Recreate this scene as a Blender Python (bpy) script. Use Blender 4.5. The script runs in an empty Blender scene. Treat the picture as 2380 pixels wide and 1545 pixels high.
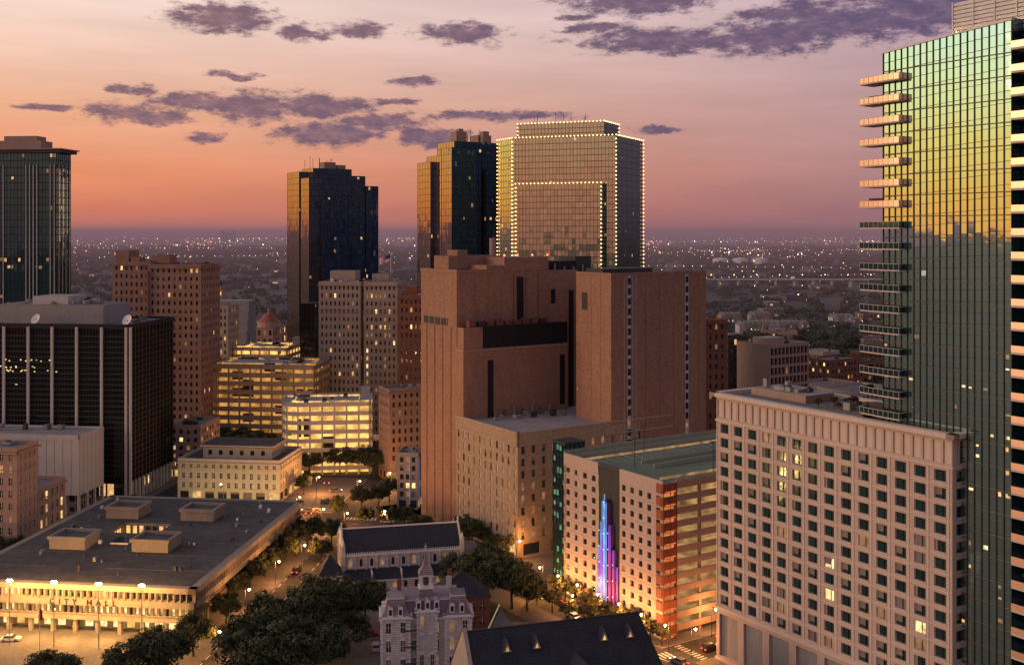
import bpy, math, random
from mathutils import Vector, Matrix
R = random.Random(7)
H = 97.0            # camera height above street level
K = 2500.0
def sv(u, v=None, Y=None):
    """pixel column and row, or column and depth -> ground coordinates"""
    if Y is None: Y = K*H/(v-540.0)
    return ((u-1190.0)/K*Y, Y)
def lin(c):
    return tuple(((x/255)/12.92 if x/255 <= .04045 else ((x/255+.055)/1.055)**2.4) for x in c)
scene = bpy.context.scene
COL = scene.collection

# ------------------------------------------------------------------ materials
def newmat(name):
    m = bpy.data.materials.new(name); m.use_nodes = True
    nt = m.node_tree; b = nt.nodes['Principled BSDF']
    return m, nt, b
def surf(name, col, rough=.8, metal=0, var=.25, big=.06, fine=1.5, bump=.0, streak=True, brick=None, joints=None, spec=.3):
    m, nt, b = newmat(name); N = nt.nodes; L = nt.links
    tc = N.new('ShaderNodeTexCoord')
    mp = N.new('ShaderNodeMapping'); mp.inputs['Scale'].default_value = (1, 1, .25 if streak else 1)
    L.new(tc.outputs['Object'], mp.inputs[0])
    n1 = N.new('ShaderNodeTexNoise'); n1.inputs['Scale'].default_value = big; n1.inputs['Detail'].default_value = 5; n1.inputs['Roughness'].default_value = .65
    n2 = N.new('ShaderNodeTexNoise'); n2.inputs['Scale'].default_value = fine; n2.inputs['Detail'].default_value = 3
    L.new(mp.outputs[0], n1.inputs['Vector']); L.new(mp.outputs[0], n2.inputs['Vector'])
    ad = N.new('ShaderNodeMath'); ad.operation = 'ADD'; L.new(n1.outputs['Fac'], ad.inputs[0]); L.new(n2.outputs['Fac'], ad.inputs[1])
    mr = N.new('ShaderNodeMapRange'); mr.inputs['From Min'].default_value = .6; mr.inputs['From Max'].default_value = 1.4
    mr.inputs['To Min'].default_value = 1-var; mr.inputs['To Max'].default_value = 1+var
    L.new(ad.outputs[0], mr.inputs['Value'])
    last = mr.outputs[0]
    if brick:
        bt = N.new('ShaderNodeTexBrick'); bt.inputs['Scale'].default_value = 1
        bt.inputs['Brick Width'].default_value = brick[0]; bt.inputs['Row Height'].default_value = brick[1]
        bt.inputs['Mortar Size'].default_value = brick[2]
        bt.inputs['Color1'].default_value = (.84, .84, .84, 1); bt.inputs['Color2'].default_value = (1.14, 1.14, 1.14, 1); bt.inputs['Mortar'].default_value = (.62, .62, .62, 1)
        sx = N.new('ShaderNodeSeparateXYZ'); L.new(tc.outputs['Object'], sx.inputs[0])
        a2 = N.new('ShaderNodeMath'); a2.operation = 'ADD'; L.new(sx.outputs[0], a2.inputs[0]); L.new(sx.outputs[1], a2.inputs[1])
        cx = N.new('ShaderNodeCombineXYZ'); L.new(a2.outputs[0], cx.inputs[0]); L.new(sx.outputs[2], cx.inputs[1])
        L.new(cx.outputs[0], bt.inputs['Vector'])
        mm = N.new('ShaderNodeMath'); mm.operation = 'MULTIPLY'; L.new(last, mm.inputs[0]); L.new(bt.outputs['Color'], mm.inputs[1]); last = mm.outputs[0]
    vm = N.new('ShaderNodeVectorMath'); vm.operation = 'SCALE'; vm.inputs[0].default_value = col[:3]
    L.new(last, vm.inputs['Scale']); L.new(vm.outputs[0], b.inputs['Base Color'])
    b.inputs['Roughness'].default_value = rough; b.inputs['Metallic'].default_value = metal
    b.inputs['Specular IOR Level'].default_value = spec
    return m
def glass(name, col, metal=.9, rough=.04, wob=.04, scale=.25, spec=.8):
    m, nt, b = newmat(name); N = nt.nodes; L = nt.links
    tc = N.new('ShaderNodeTexCoord'); n = N.new('ShaderNodeTexNoise'); n.inputs['Scale'].default_value = scale; n.inputs['Detail'].default_value = 2
    L.new(tc.outputs['Object'], n.inputs['Vector'])
    bp = N.new('ShaderNodeBump'); bp.inputs['Strength'].default_value = wob; bp.inputs['Distance'].default_value = .4
    L.new(n.outputs['Fac'], bp.inputs['Height']); L.new(bp.outputs[0], b.inputs['Normal'])
    b.inputs['Base Color'].default_value = (*col, 1); b.inputs['Metallic'].default_value = metal
    b.inputs['Roughness'].default_value = rough; b.inputs['Specular IOR Level'].default_value = spec
    return m
def emit(name, col, s, var=.6, scale=.8, sample=False, base=(.1, .08, .06)):
    m, nt, b = newmat(name); N = nt.nodes; L = nt.links
    b.inputs['Base Color'].default_value = (*base, 1); b.inputs['Roughness'].default_value = .4
    b.inputs['Emission Color'].default_value = (*col, 1)
    if var > 0:
        tc = N.new('ShaderNodeTexCoord'); n = N.new('ShaderNodeTexNoise'); n.inputs['Scale'].default_value = scale; n.inputs['Detail'].default_value = 4
        L.new(tc.outputs['Object'], n.inputs['Vector'])
        mr = N.new('ShaderNodeMapRange'); mr.inputs['From Min'].default_value = .3; mr.inputs['From Max'].default_value = .7
        mr.inputs['To Min'].default_value = s*(1-var); mr.inputs['To Max'].default_value = s*(1+var)
        L.new(n.outputs['Fac'], mr.inputs['Value']); L.new(mr.outputs[0], b.inputs['Emission Strength'])
    else: b.inputs['Emission Strength'].default_value = s
    if not sample: m.cycles.emission_sampling = 'NONE'
    return m

m_asphalt = surf('asphalt', (.06, .054, .048), .9, var=.4, big=.05, fine=.8, streak=False)
m_pave = surf('pavement', (.17, .145, .12), .9, var=.35, big=.1, fine=1, streak=False)
m_paint = surf('road_paint', (.6, .58, .5), .8, var=.3)
m_roofdk = surf('roof_membrane_dark', (.085, .077, .07), .9, var=.5, big=.12, fine=.6, streak=False)
m_roofgy = surf('roof_gravel', (.18, .165, .15), .95, var=.35, big=.1, fine=.8, streak=False)
m_rooflt = surf('roof_light', (.32, .30, .28), .9, var=.3, big=.1, fine=.7, streak=False)
m_hotel = surf('hotel_precast', (.50, .375, .31), .85, var=.14)
m_hotel2 = surf('hotel_panel', (.60, .48, .40), .8, var=.1)
m_garage = surf('garage_precast', (.48, .36, .30), .85, var=.12)
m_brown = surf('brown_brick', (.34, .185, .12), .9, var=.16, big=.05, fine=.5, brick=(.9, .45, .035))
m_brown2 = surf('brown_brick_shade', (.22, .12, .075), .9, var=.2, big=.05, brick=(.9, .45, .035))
m_tan = surf('tan_brick', (.38, .27, .18), .9, var=.15, brick=(.8, .4, .03))
m_beige = surf('beige_terracotta', (.38, .30, .24), .85, var=.18)
m_beigep = surf('beige_pink_stone', (.35, .235, .185), .85, var=.18)
m_roseb = surf('rose_brick', (.30, .18, .135), .9, var=.2, brick=(.9, .45, .04))
m_cream = surf('cream_limestone', (.58, .50, .36), .85, var=.12)
m_redbrick = surf('red_brick', (.22, .095, .062), .9, var=.2, brick=(.8, .4, .04))
m_white = surf('white_paint', (.72, .69, .66), .7, var=.1)
m_stone = surf('white_stone', (.60, .56, .52), .85, var=.2, brick=(1.1, .5, .05))
m_grey = surf('grey_concrete', (.28, .26, .25), .9, var=.2)
m_greyl = surf('light_concrete', (.48, .45, .42), .9, var=.15)
m_chall = surf('cityhall_concrete', (.28, .23, .18), .9, var=.2)
m_slate = surf('slate_roof', (.035, .036, .045), .7, var=.4, big=.3, fine=3, streak=False, brick=(.6, .5, .05))
m_mansard = surf('mansard_shingle', (.32, .25, .26), .8, var=.3, big=.3, fine=3, brick=(.5, .4, .06))
m_black = surf('black_metal', (.012, .012, .014), .6, var=.3)
m_dark = surf('dark_metal', (.05, .045, .045), .6, var=.3)
m_metal = surf('grey_metal', (.25, .25, .26), .5, .6, var=.2)
m_copper = surf('copper_panel', (.30, .085, .045), .6, var=.3)
m_blind = surf('window_blind', (.20, .175, .15), .8, var=.3)
m_green = surf('garage_deck_green', (.16, .19, .13), .9, var=.35, big=.1, streak=False)
m_grass = surf('grass', (.05, .07, .03), .95, var=.5, big=.1, fine=2, streak=False)
m_gold = surf('gold_leaf', (.8, .5, .12), .3, .9, var=.1)
g_win = glass('window_glass', (.025, .03, .035), .1, .08)
g_teal = glass('window_glass_teal', (.04, .08, .085), .5, .08)
g_tower = glass('tower_glass_green', (.58, .78, .72), .95, .03, .03)
g_black = glass('black_glass', (.016, .015, .017), .3, .06, .04)
g_sunside = glass('mirror_glass_sunset_side', (.46, .33, .27), .9, .05, .04)  # left faces: orange of the reflected sunset mixed into the tint
g_darkside = glass('mirror_glass_dark_side', (.13, .20, .30), .85, .05, .05)  # remaining faces: same towers, tinted darker where no sunset is reflected
g_olive = glass('mirror_glass_golden_sky', (.56, .60, .40), .88, .06, .05)  # tint supplies the golden sky reflection on the front faces
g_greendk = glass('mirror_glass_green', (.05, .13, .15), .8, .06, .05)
m_mull = surf('mullion_metal', (.03, .03, .03), .5, .5, var=.1)
m_mullg = surf('mullion_bronze', (.10, .08, .06), .5, .5, var=.1)
m_rail = surf('balcony_panel_sunset', (.98, .62, .42), .35, .85, var=.08, spec=.6)  # peach base colour stands in for sunset reflected in the railing
e_warm = emit('lit_window_warm', (1, .55, .20), .75)
e_yel = emit('lit_window_yellow', (1, .68, .28), 1.4)
e_dim = emit('lit_window_dim', (1, .52, .22), .22)
e_cool = emit('lit_window_cool', (.8, .9, .75), .4)
LIT = [e_warm, e_warm, e_yel, e_dim, e_dim, e_dim]
LITF = [e_warm, e_dim, e_dim, e_cool]
e_deck = emit('garage_deck_glow', (1, .55, .14), 1.0, .75, .25)
e_deck3 = emit('garage_deck_amber', (1, .46, .11), .45, .8, .25)
e_deck2 = emit('garage_deck_glow_dim', (1, .6, .25), .3, .7, .35)
e_bulb = emit('string_bulb', (1, .60, .24), 4, 0)
e_red = emit('obstruction_red', (1, .05, .03), 14, 0)
e_lamp = emit('lamp_globe', (1, .55, .2), 30, 0)
e_lampw = emit('lamp_flood', (1, .66, .28), 120, 0)

# ------------------------------------------------------------------ mesh builder
class MB:
    def __init__(s): s.v = []; s.f = []; s.m = []; s.mats = []; s.mi = {}
    def mat(s, m):
        k = m.name
        if k not in s.mi: s.mi[k] = len(s.mats); s.mats.append(m)
        return s.mi[k]
    def face(s, pts, m):
        b = len(s.v); s.v.extend(pts); s.f.append(tuple(range(b, b+len(pts)))); s.m.append(s.mat(m))
    def box(s, x0, x1, y0, y1, z0, z1, m, top=None, bottom=True):
        b = len(s.v)
        s.v += [(x0,y0,z0),(x1,y0,z0),(x1,y1,z0),(x0,y1,z0),(x0,y0,z1),(x1,y0,z1),(x1,y1,z1),(x0,y1,z1)]
        k = s.mat(m); t = s.mat(top) if top else k
        for q in [(0,1,5,4),(1,2,6,5),(2,3,7,6),(3,0,4,7)]: s.f.append(tuple(b+i for i in q)); s.m.append(k)
        s.f.append((b+4,b+5,b+6,b+7)); s.m.append(t)
        if bottom: s.f.append((b+3,b+2,b+1,b)); s.m.append(k)
    def prism(s, poly, z0, z1, m, top=None):
        n = len(poly)
        for i in range(n):
            a = poly[i]; c = poly[(i+1) % n]
            s.face([(a[0],a[1],z0),(c[0],c[1],z0),(c[0],c[1],z1),(a[0],a[1],z1)], m)
        s.face([(p[0],p[1],z1) for p in poly], top or m)
    def fr(s, p0, p1):
        dx, dy = p1[0]-p0[0], p1[1]-p0[1]; l = math.hypot(dx, dy); d = (dx/l, dy/l); n = (d[1], -d[0])
        def P(a, z, o=0.): return (p0[0]+d[0]*a+n[0]*o, p0[1]+d[1]*a+n[1]*o, z)
        return P, l
    def fbox(s, p0, p1, a0, a1, z0, z1, o0, o1, m):
        P, l = s.fr(p0, p1); b = len(s.v)
        s.v += [P(a0,z0,o1),P(a1,z0,o1),P(a1,z0,o0),P(a0,z0,o0),P(a0,z1,o1),P(a1,z1,o1),P(a1,z1,o0),P(a0,z1,o0)]
        k = s.mat(m)
        for q in [(0,1,5,4),(1,2,6,5),(2,3,7,6),(3,0,4,7),(4,5,6,7),(3,2,1,0)]: s.f.append(tuple(b+i for i in q)); s.m.append(k)
    def cyl(s, x, y, z0, z1, r, m, n=10, r1=None):
        r1 = r if r1 is None else r1
        a = [(x+r*math.cos(2*math.pi*i/n), y+r*math.sin(2*math.pi*i/n), z0) for i in range(n)]
        c = [(x+r1*math.cos(2*math.pi*i/n), y+r1*math.sin(2*math.pi*i/n), z1) for i in range(n)]
        for i in range(n): s.face([a[i], a[(i+1)%n], c[(i+1)%n], c[i]], m)
        if r1 > .001: s.face(c, m)
    def ball(s, x, y, z, r, m):
        p = [(x+r,y,z),(x,y+r,z),(x-r,y,z),(x,y-r,z),(x,y,z+r),(x,y,z-r)]
        b = len(s.v); s.v += p; k = s.mat(m)
        for i in range(4):
            s.f.append((b+i, b+(i+1)%4, b+4)); s.m.append(k); s.f.append((b+(i+1)%4, b+i, b+5)); s.m.append(k)
    def obj(s, name, loc=(0,0,0), th=0, parent=None):
        me = bpy.data.meshes.new(name); me.from_pydata(s.v, [], s.f)
        for m in s.mats: me.materials.append(m)
        me.polygons.foreach_set('material_index', s.m); me.update()
        o = bpy.data.objects.new(name, me); COL.objects.link(o)
        o.location = (loc[0], loc[1], loc[2] if len(loc) > 2 else 0); o.rotation_euler = (0, 0, math.radians(th))
        if parent: o.parent = parent
        return o
def facade(mb, p0, p1, z0, z1, nc, nr, wf, hf, wall, gl, lit=LIT, lp=.1, rec=.3, mar=0., sill=None, mull=None, skip=None, rowlit=None, head=.5):
    P, l = mb.fr(p0, p1); cw = (l-2*mar)/nc; rh = (z1-z0)/nr; ww = cw*wf; wh = rh*hf
    q = lambda a0,a1,b0,b1,o,m: mb.face([P(a0,b0,o),P(a1,b0,o),P(a1,b1,o),P(a0,b1,o)], m)
    zt = z0
    for j in range(nr):
        zb = z0+j*rh+(rh-wh)*head; ze = zb+wh
        q(0, l, zt, zb, 0, wall); zt = ze
        at = 0.
        for i in range(nc):
            if skip and skip(i, j): continue
            a = mar+i*cw+(cw-ww)/2; c = a+ww
            q(at, a, zb, ze, 0, wall); at = c
            g = R.choice(lit) if R.random() < lp else gl
            q(a, c, zb, ze, -rec, g)
            if g is g_win and R.random() < .35:   # partly drawn blind
                zz = ze-wh*R.choice([.25, .4, .5, .9]); q(a, c, zz, ze, -rec+.03, m_blind)
            mb.face([P(a,zb,0),P(c,zb,0),P(c,zb,-rec),P(a,zb,-rec)], wall)
            mb.face([P(a,ze,0),P(a,ze,-rec),P(c,ze,-rec),P(c,ze,0)], wall)
            mb.face([P(a,zb,0),P(a,zb,-rec),P(a,ze,-rec),P(a,ze,0)], wall)
            mb.face([P(c,zb,0),P(c,ze,0),P(c,ze,-rec),P(c,zb,-rec)], wall)
            if mull:
                mb.fbox(p0, p1, (a+c)/2-.05, (a+c)/2+.05, zb, ze, -rec, -rec+.08, mull)
                mb.fbox(p0, p1, a, c, zb+wh*.5-.04, zb+wh*.5+.04, -rec, -rec+.06, mull)
            if sill: mb.fbox(p0, p1, a-.12, c+.12, zb-.18, zb, -.02, .14, sill)
        q(at, l, zb, ze, 0, wall)
    q(0, l, zt, z1, 0, wall)
def curtain(mb, p0, p1, z0, z1, nc, nr, gl, mu, lit=LITF, lp=.03, tilt=.004, mw=.14, md=.12, hm=True, vm=True, hw=None, rowp=0., top=None):
    P, l = mb.fr(p0, p1); cw = l/nc; rh = (z1-z0)/nr
    hw = hw or mw
    for j in range(nr):
        run = R.random() < rowp
        for i in range(nc):
            a0, a1, b0, b1 = i*cw, (i+1)*cw, z0+j*rh, z0+(j+1)*rh
            tx = R.gauss(0, tilt)*cw/2; tz = R.gauss(0, tilt)*rh/2
            mb.face([P(a0,b0,-tx-tz),P(a1,b0,tx-tz),P(a1,b1,tx+tz),P(a0,b1,-tx+tz)], gl)
            if R.random() < (min(.35, lp*9) if run else lp):
                g = R.choice(lit); c0 = a0+cw*R.uniform(.05,.3); c1 = a1-cw*R.uniform(.05,.3); d0 = b0+rh*R.uniform(.3,.5); d1 = b1-rh*R.uniform(.12,.2)
                mb.face([P(c0,d0,.03),P(c1,d0,.03),P(c1,d1,.03),P(c0,d1,.03)], g)
    if vm:
        for i in range(nc+1): mb.fbox(p0, p1, i*cw-mw/2, i*cw+mw/2, z0, z1, -.2, md, mu)
    if hm:
        for j in range(nr+1): mb.fbox(p0, p1, 0, l, z0+j*rh-hw/2, z0+j*rh+hw/2, -.2, md*.6, mu)
def decks(mb, p0, p1, z0, z1, nr, wall, litm, bandf=.45, col=8., depth=6., litp=1.):
    P, l = mb.fr(p0, p1); rh = (z1-z0)/nr
    for j in range(nr):
        b = z0+j*rh
        mb.fbox(p0, p1, 0, l, b+rh*(1-bandf), b+rh, -.3, 0, wall)
        n = max(1, round(l/col))
        for i in range(n):
            a0, a1 = i*l/n, (i+1)*l/n
            mm = litm if R.random() < litp else m_dark  # ceiling and back wall glow themselves in place of deck fixtures
            mb.face([P(a0,b+rh*(1-bandf)+.2,-.3),P(a1,b+rh*(1-bandf)+.2,-.3),P(a1,b+rh*(1-bandf)+.2,-depth),P(a0,b+rh*(1-bandf)+.2,-depth)], mm)
            mb.face([P(a0,b,-depth),P(a1,b,-depth),P(a1,b+rh,-depth),P(a0,b+rh,-depth)], mm)
    for i in range(n+1):
        a = i*l/n
        mb.fbox(p0, p1, max(0,a-.35), min(l,a+.35), z0, z1-.02, -.9, -.31, wall)
def parapet(mb, x0, x1, y0, y1, z, h, w, mroof, mwall, o=.06):
    mb.face([(x0,y0,z),(x1,y0,z),(x1,y1,z),(x0,y1,z)], mroof)
    mb.box(x0-o, x1+o, y0-o, y0+w, z-.3, z+h, mwall); mb.box(x0-o, x1+o, y1-w, y1+o, z-.3, z+h, mwall)
    mb.box(x0-o, x0+w, y0+w, y1-w, z-.3, z+h, mwall); mb.box(x1-w, x1+o, y0+w, y1-w, z-.3, z+h, mwall)
def clutter(mb, x0, x1, y0, y1, z, n, mats=None, smax=3.5):
    mats = mats or [m_metal, m_grey, m_rooflt, m_dark]
    z += .01
    for i in range(n):
        w, d, h = R.uniform(.8, smax), R.uniform(.8, smax), R.uniform(.6, 2.2)
        if x1-x0 < w+2 or y1-y0 < d+2: continue
        x = R.uniform(x0+.8, x1-w-.8); y = R.uniform(y0+.8, y1-d-.8)
        m = R.choice(mats); mb.box(x, x+w, y, y+d, z+.2, z+h, m)
        mb.box(x+.1, x+.25, y+.1, y+.25, z, z+.2, m); mb.box(x+w-.25, x+w-.1, y+d-.25, y+d-.1, z, z+.2, m)
        if R.random() < .5: mb.cyl(x+w/2, y+d/2, z+h, z+h+.35, min(w,d)*.35, m_dark, 8)
def bld(name, loc, th, x0, x1, y0, y1, h, wall, floors, bay, wf=.45, hf=.55, lp=.1, gl=None, roof=None, par=1., units=4, rec=.3, z0=0, sill=None, mull=None, pent=None, plain=(), cornice=None, base=4.0, lit=LIT, finish=True, mb=None):
    mb = mb or MB(); gl = gl or g_win; roof = roof or m_roofgy
    F = {'f': ((x0,y0),(x1,y0)), 'r': ((x1,y0),(x1,y1)), 'b': ((x1,y1),(x0,y1)), 'l': ((x0,y1),(x0,y0))}
    for k, (a, b) in F.items():
        l = math.hypot(b[0]-a[0], b[1]-a[1])
        if k in plain: mb.face([(a[0],a[1],z0),(b[0],b[1],z0),(b[0],b[1],h),(a[0],a[1],h)], wall); continue
        nb = max(1, round(l/(bay*1.6)))
        zb = z0
        if base and z0 == 0:
            facade(mb, a, b, 0, base, nb, 1, .7, .7, wall, gl, lit, .4, rec); zb = base
        facade(mb, a, b, zb, h, max(1, round(l/bay)), floors, wf, hf, wall, gl, lit, lp, rec, sill=sill, mull=mull, mar=.6)
    parapet(mb, x0, x1, y0, y1, h, par, .35, roof, wall)
    if cornice:
        for a, b in F.values():
            l = math.hypot(b[0]-a[0], b[1]-a[1]); mb.fbox(a, b, -cornice, l+cornice, h-.9, h-.35, .07, cornice, wall)
            mb.fbox(a, b, -.15, l+.15, h*.82, h*.82+.35, .0, .2, wall); mb.fbox(a, b, -.15, l+.15, base+.2, base+.6, .0, .25, wall)
    if pent:
        px0, px1, py0, py1, ph = pent; mb.box(px0, px1, py0, py1, h+.01, h+ph, wall, roof)
    clutter(mb, x0, x1, y0, y1, h, units)
    if finish: return mb.obj(name, loc, th)
    return mb
LG = -6.4; RG = 33.0

# ------------------------------------------------------------------ world
w = bpy.data.worlds.new('World'); scene.world = w; w.use_nodes = True
nt = w.node_tree; N = nt.nodes; L = nt.links
for n in list(N): N.remove(n)
out = N.new('ShaderNodeOutputWorld'); tc = N.new('ShaderNodeTexCoord')
def vmath(op, a, b=None):
    n = N.new('ShaderNodeVectorMath'); n.operation = op
    for i, x in enumerate((a, b)):
        if x is None: continue
        if isinstance(x, tuple): n.inputs[i].default_value = x
        else: L.new(x, n.inputs[i])
    return n
def fmath(op, a, b=None, clamp=False):
    n = N.new('ShaderNodeMath'); n.operation = op; n.use_clamp = clamp
    for i, x in enumerate((a, b)):
        if x is None: continue
        if isinstance(x, (int, float)): n.inputs[i].default_value = x
        else: L.new(x, n.inputs[i])
    return n.outputs[0]
def mrange(x, a, b, c=0., d=1., smooth=False):
    n = N.new('ShaderNodeMapRange'); n.inputs['From Min'].default_value = a; n.inputs['From Max'].default_value = b
    n.inputs['To Min'].default_value = c; n.inputs['To Max'].default_value = d
    if smooth: n.interpolation_type = 'SMOOTHSTEP'
    L.new(x, n.inputs['Value']); return n.outputs[0]
def ramp(x, stops):
    n = N.new('ShaderNodeValToRGB'); e = n.color_ramp.elements
    while len(e) < len(stops): e.new(.5)
    for el, (p, c, s) in zip(e, stops):
        el.position = p; lc = lin(c); el.color = (lc[0]*s, lc[1]*s, lc[2]*s, 1)
    L.new(x, n.inputs[0]); return n.outputs[0]
def mix(f, a, b):
    n = N.new('ShaderNodeMix'); n.data_type = 'RGBA'
    if isinstance(f, float): n.inputs[0].default_value = f
    else: L.new(f, n.inputs[0])
    for i, x in ((6, a), (7, b)):
        if isinstance(x, tuple): n.inputs[i].default_value = (*x, 1)
        else: L.new(x, n.inputs[i])
    return n.outputs[2]
D = tc.outputs['Generated']
sp = N.new('ShaderNodeSeparateXYZ'); L.new(D, sp.inputs[0])
flat = vmath('NORMALIZE', vmath('MULTIPLY', D, (1, 1, 0)).outputs[0]).outputs[0]
SAZ = math.radians(70)
S = (-math.sin(SAZ), math.cos(SAZ), 0.)
c = vmath('DOT_PRODUCT', flat, S).outputs['Value']
el = fmath('MAXIMUM', sp.outputs[2], 0.)
zf = fmath('POWER', el, .5)
q = math.sqrt
rA = ramp(zf, [(0, (204, 122, 104), 1), (q(.02), (222, 128, 98), 1), (q(.055), (240, 150, 106), 1), (q(.11), (240, 178, 142), 1), (q(.2), (252, 222, 208), 1), (q(.45), (178, 162, 172), 1), (1, (120, 118, 145), 1)])
rB = ramp(zf, [(0, (140, 108, 122), 1), (q(.02), (146, 112, 124), 1), (q(.06), (164, 130, 138), 1), (q(.12), (178, 146, 156), 1), (q(.2), (190, 162, 174), 1), (q(.45), (148, 140, 160), 1), (1, (118, 116, 142), 1)])
rW = ramp(zf, [(0, (250, 150, 76), 1), (q(.03), (252, 172, 80), 1.0), (q(.08), (255, 204, 116), 1.0), (q(.13), (250, 232, 172), 1), (q(.2), (236, 242, 226), 1), (q(.5), (175, 172, 180), 1), (1, (120, 118, 145), 1)])
sky = mix(mrange(c, -.12, .72), rB, rA)
wf_ = mrange(c, .72, .94, smooth=True)
wv = vmath('SCALE', rW); wv.inputs['Scale'].default_value = 1.3
sky = mix(wf_, sky, wv.outputs[0])
az = fmath('ARCTAN2', sp.outputs[0], sp.outputs[1])
elr = fmath('ARCSINE', sp.outputs[2])
cb = N.new('ShaderNodeCombineXYZ'); L.new(az, cb.inputs[0]); L.new(elr, cb.inputs[1])
ns = N.new('ShaderNodeTexNoise'); ns.inputs['Scale'].default_value = 26; ns.inputs['Detail'].default_value = 7; ns.inputs['Roughness'].default_value = .65
mpn = vmath('MULTIPLY', cb.outputs[0], (1, 2.4, 1)); L.new(mpn.outputs[0], ns.inputs['Vector'])
nc_ = vmath('SUBTRACT', ns.outputs['Color'], (.5, .5, .5)).outputs[0]
warp = vmath('MULTIPLY', nc_, (.046, .018, 0)).outputs[0]
pp = vmath('ADD', cb.outputs[0], warp).outputs[0]
clouds = [(520,40,105,30),(700,78,62,14),(840,72,62,16),(1080,75,85,22),(1480,8,150,24),(1560,96,200,26),(1780,86,160,36),(1970,50,190,42),(2230,16,260,46),(1400,68,70,13),
 (280,208,28,11),(338,212,30,10),(298,262,84,17),(365,272,58,14),(220,257,34,9),(465,238,105,18),(590,252,74,34),(740,246,125,25),(770,312,115,26),(885,288,105,20),(1005,320,80,20),(470,322,34,11),(960,192,48,9),
 (530,175,46,8),(918,236,48,8),(1170,270,150,9),(1520,302,48,8),(110,252,50,9),(1340,42,50,9),(1850,30,120,20)]
dm = None
for (cu, cv, rw, rh) in clouds:
    A = math.atan2(cu-1190, K); E = math.atan2((540-cv), math.hypot(K, cu-1190))
    s_ = vmath('MULTIPLY', vmath('SUBTRACT', pp, (A, E, 0.)).outputs[0], (K/rw, K/rh, 0.))
    d_ = vmath('LENGTH', s_.outputs[0]).outputs['Value']
    dm = d_ if dm is None else fmath('MINIMUM', dm, d_)
ns2 = N.new('ShaderNodeTexNoise'); ns2.inputs['Scale'].default_value = 48; ns2.inputs['Detail'].default_value = 7; ns2.inputs['Roughness'].default_value = .68
L.new(mpn.outputs[0], ns2.inputs['Vector'])
dd = fmath('ADD', dm, fmath('MULTIPLY', fmath('SUBTRACT', ns2.outputs['Fac'], .5), 3.0))
cm = mrange(dd, 1.5, .6, 0, .96, smooth=True)
cc = mix(mrange(c, -.1, .7), lin((90, 78, 112)), lin((126, 98, 110)))
cc = mix(mrange(ns2.outputs['Fac'], .42, .7), cc, mix(mrange(c, -.1, .7), lin((122, 102, 132)), lin((170, 126, 126))))
ns3 = N.new('ShaderNodeTexNoise'); ns3.inputs['Scale'].default_value = 5; ns3.inputs['Detail'].default_value = 4
L.new(vmath('MULTIPLY', cb.outputs[0], (1, 8, 1)).outputs[0], ns3.inputs['Vector'])
hz = mrange(ns3.outputs['Fac'], .35, .7, .93, 1.06)
hv = vmath('SCALE', sky); L.new(hz, hv.inputs['Scale'])
skyc = mix(cm, hv.outputs[0], cc)
bg = N.new('ShaderNodeBackground'); L.new(skyc, bg.inputs[0]); bg.inputs[1].default_value = 1.0
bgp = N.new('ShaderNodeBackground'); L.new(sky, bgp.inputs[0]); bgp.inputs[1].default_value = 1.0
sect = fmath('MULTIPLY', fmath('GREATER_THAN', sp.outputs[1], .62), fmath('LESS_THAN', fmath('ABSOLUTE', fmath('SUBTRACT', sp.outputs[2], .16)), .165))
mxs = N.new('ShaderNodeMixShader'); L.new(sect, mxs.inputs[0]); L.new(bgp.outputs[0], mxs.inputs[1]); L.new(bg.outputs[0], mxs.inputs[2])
nish = N.new('ShaderNodeTexSky'); nish.sky_type = 'NISHITA'; nish.sun_disc = False
nish.sun_elevation = math.radians(3); nish.sun_rotation = -SAZ
bg2 = N.new('ShaderNodeBackground'); L.new(nish.outputs[0], bg2.inputs[0]); bg2.inputs[1].default_value = .0008
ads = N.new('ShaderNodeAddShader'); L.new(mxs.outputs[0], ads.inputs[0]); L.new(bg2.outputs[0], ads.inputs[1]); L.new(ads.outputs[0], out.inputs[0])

sun = bpy.data.lights.new('sun', 'SUN'); sun.energy = 1.15; sun.angle = math.radians(22); sun.color = (1, .62, .40)
so = bpy.data.objects.new('sun', sun); COL.objects.link(so)
elv = math.radians(10); az_ = math.radians(103)
sd = Vector((-math.sin(az_)*math.cos(elv), math.cos(az_)*math.cos(elv), math.sin(elv)))
so.rotation_euler = sd.to_track_quat('Z', 'Y').to_euler()

# ------------------------------------------------------------------ camera
cam = bpy.data.cameras.new('camera'); co = bpy.data.objects.new('camera', cam); COL.objects.link(co)
co.location = (0, 0, H); co.rotation_euler = (math.radians(90), 0, 0)
cam.lens = 36*K/2380; cam.sensor_width = 36; cam.shift_y = -.0977; cam.clip_start = 1; cam.clip_end = 80000
scene.camera = co
scene.view_settings.view_transform = 'Standard'; scene.view_settings.look = 'None'; scene.view_settings.exposure = 0

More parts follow.
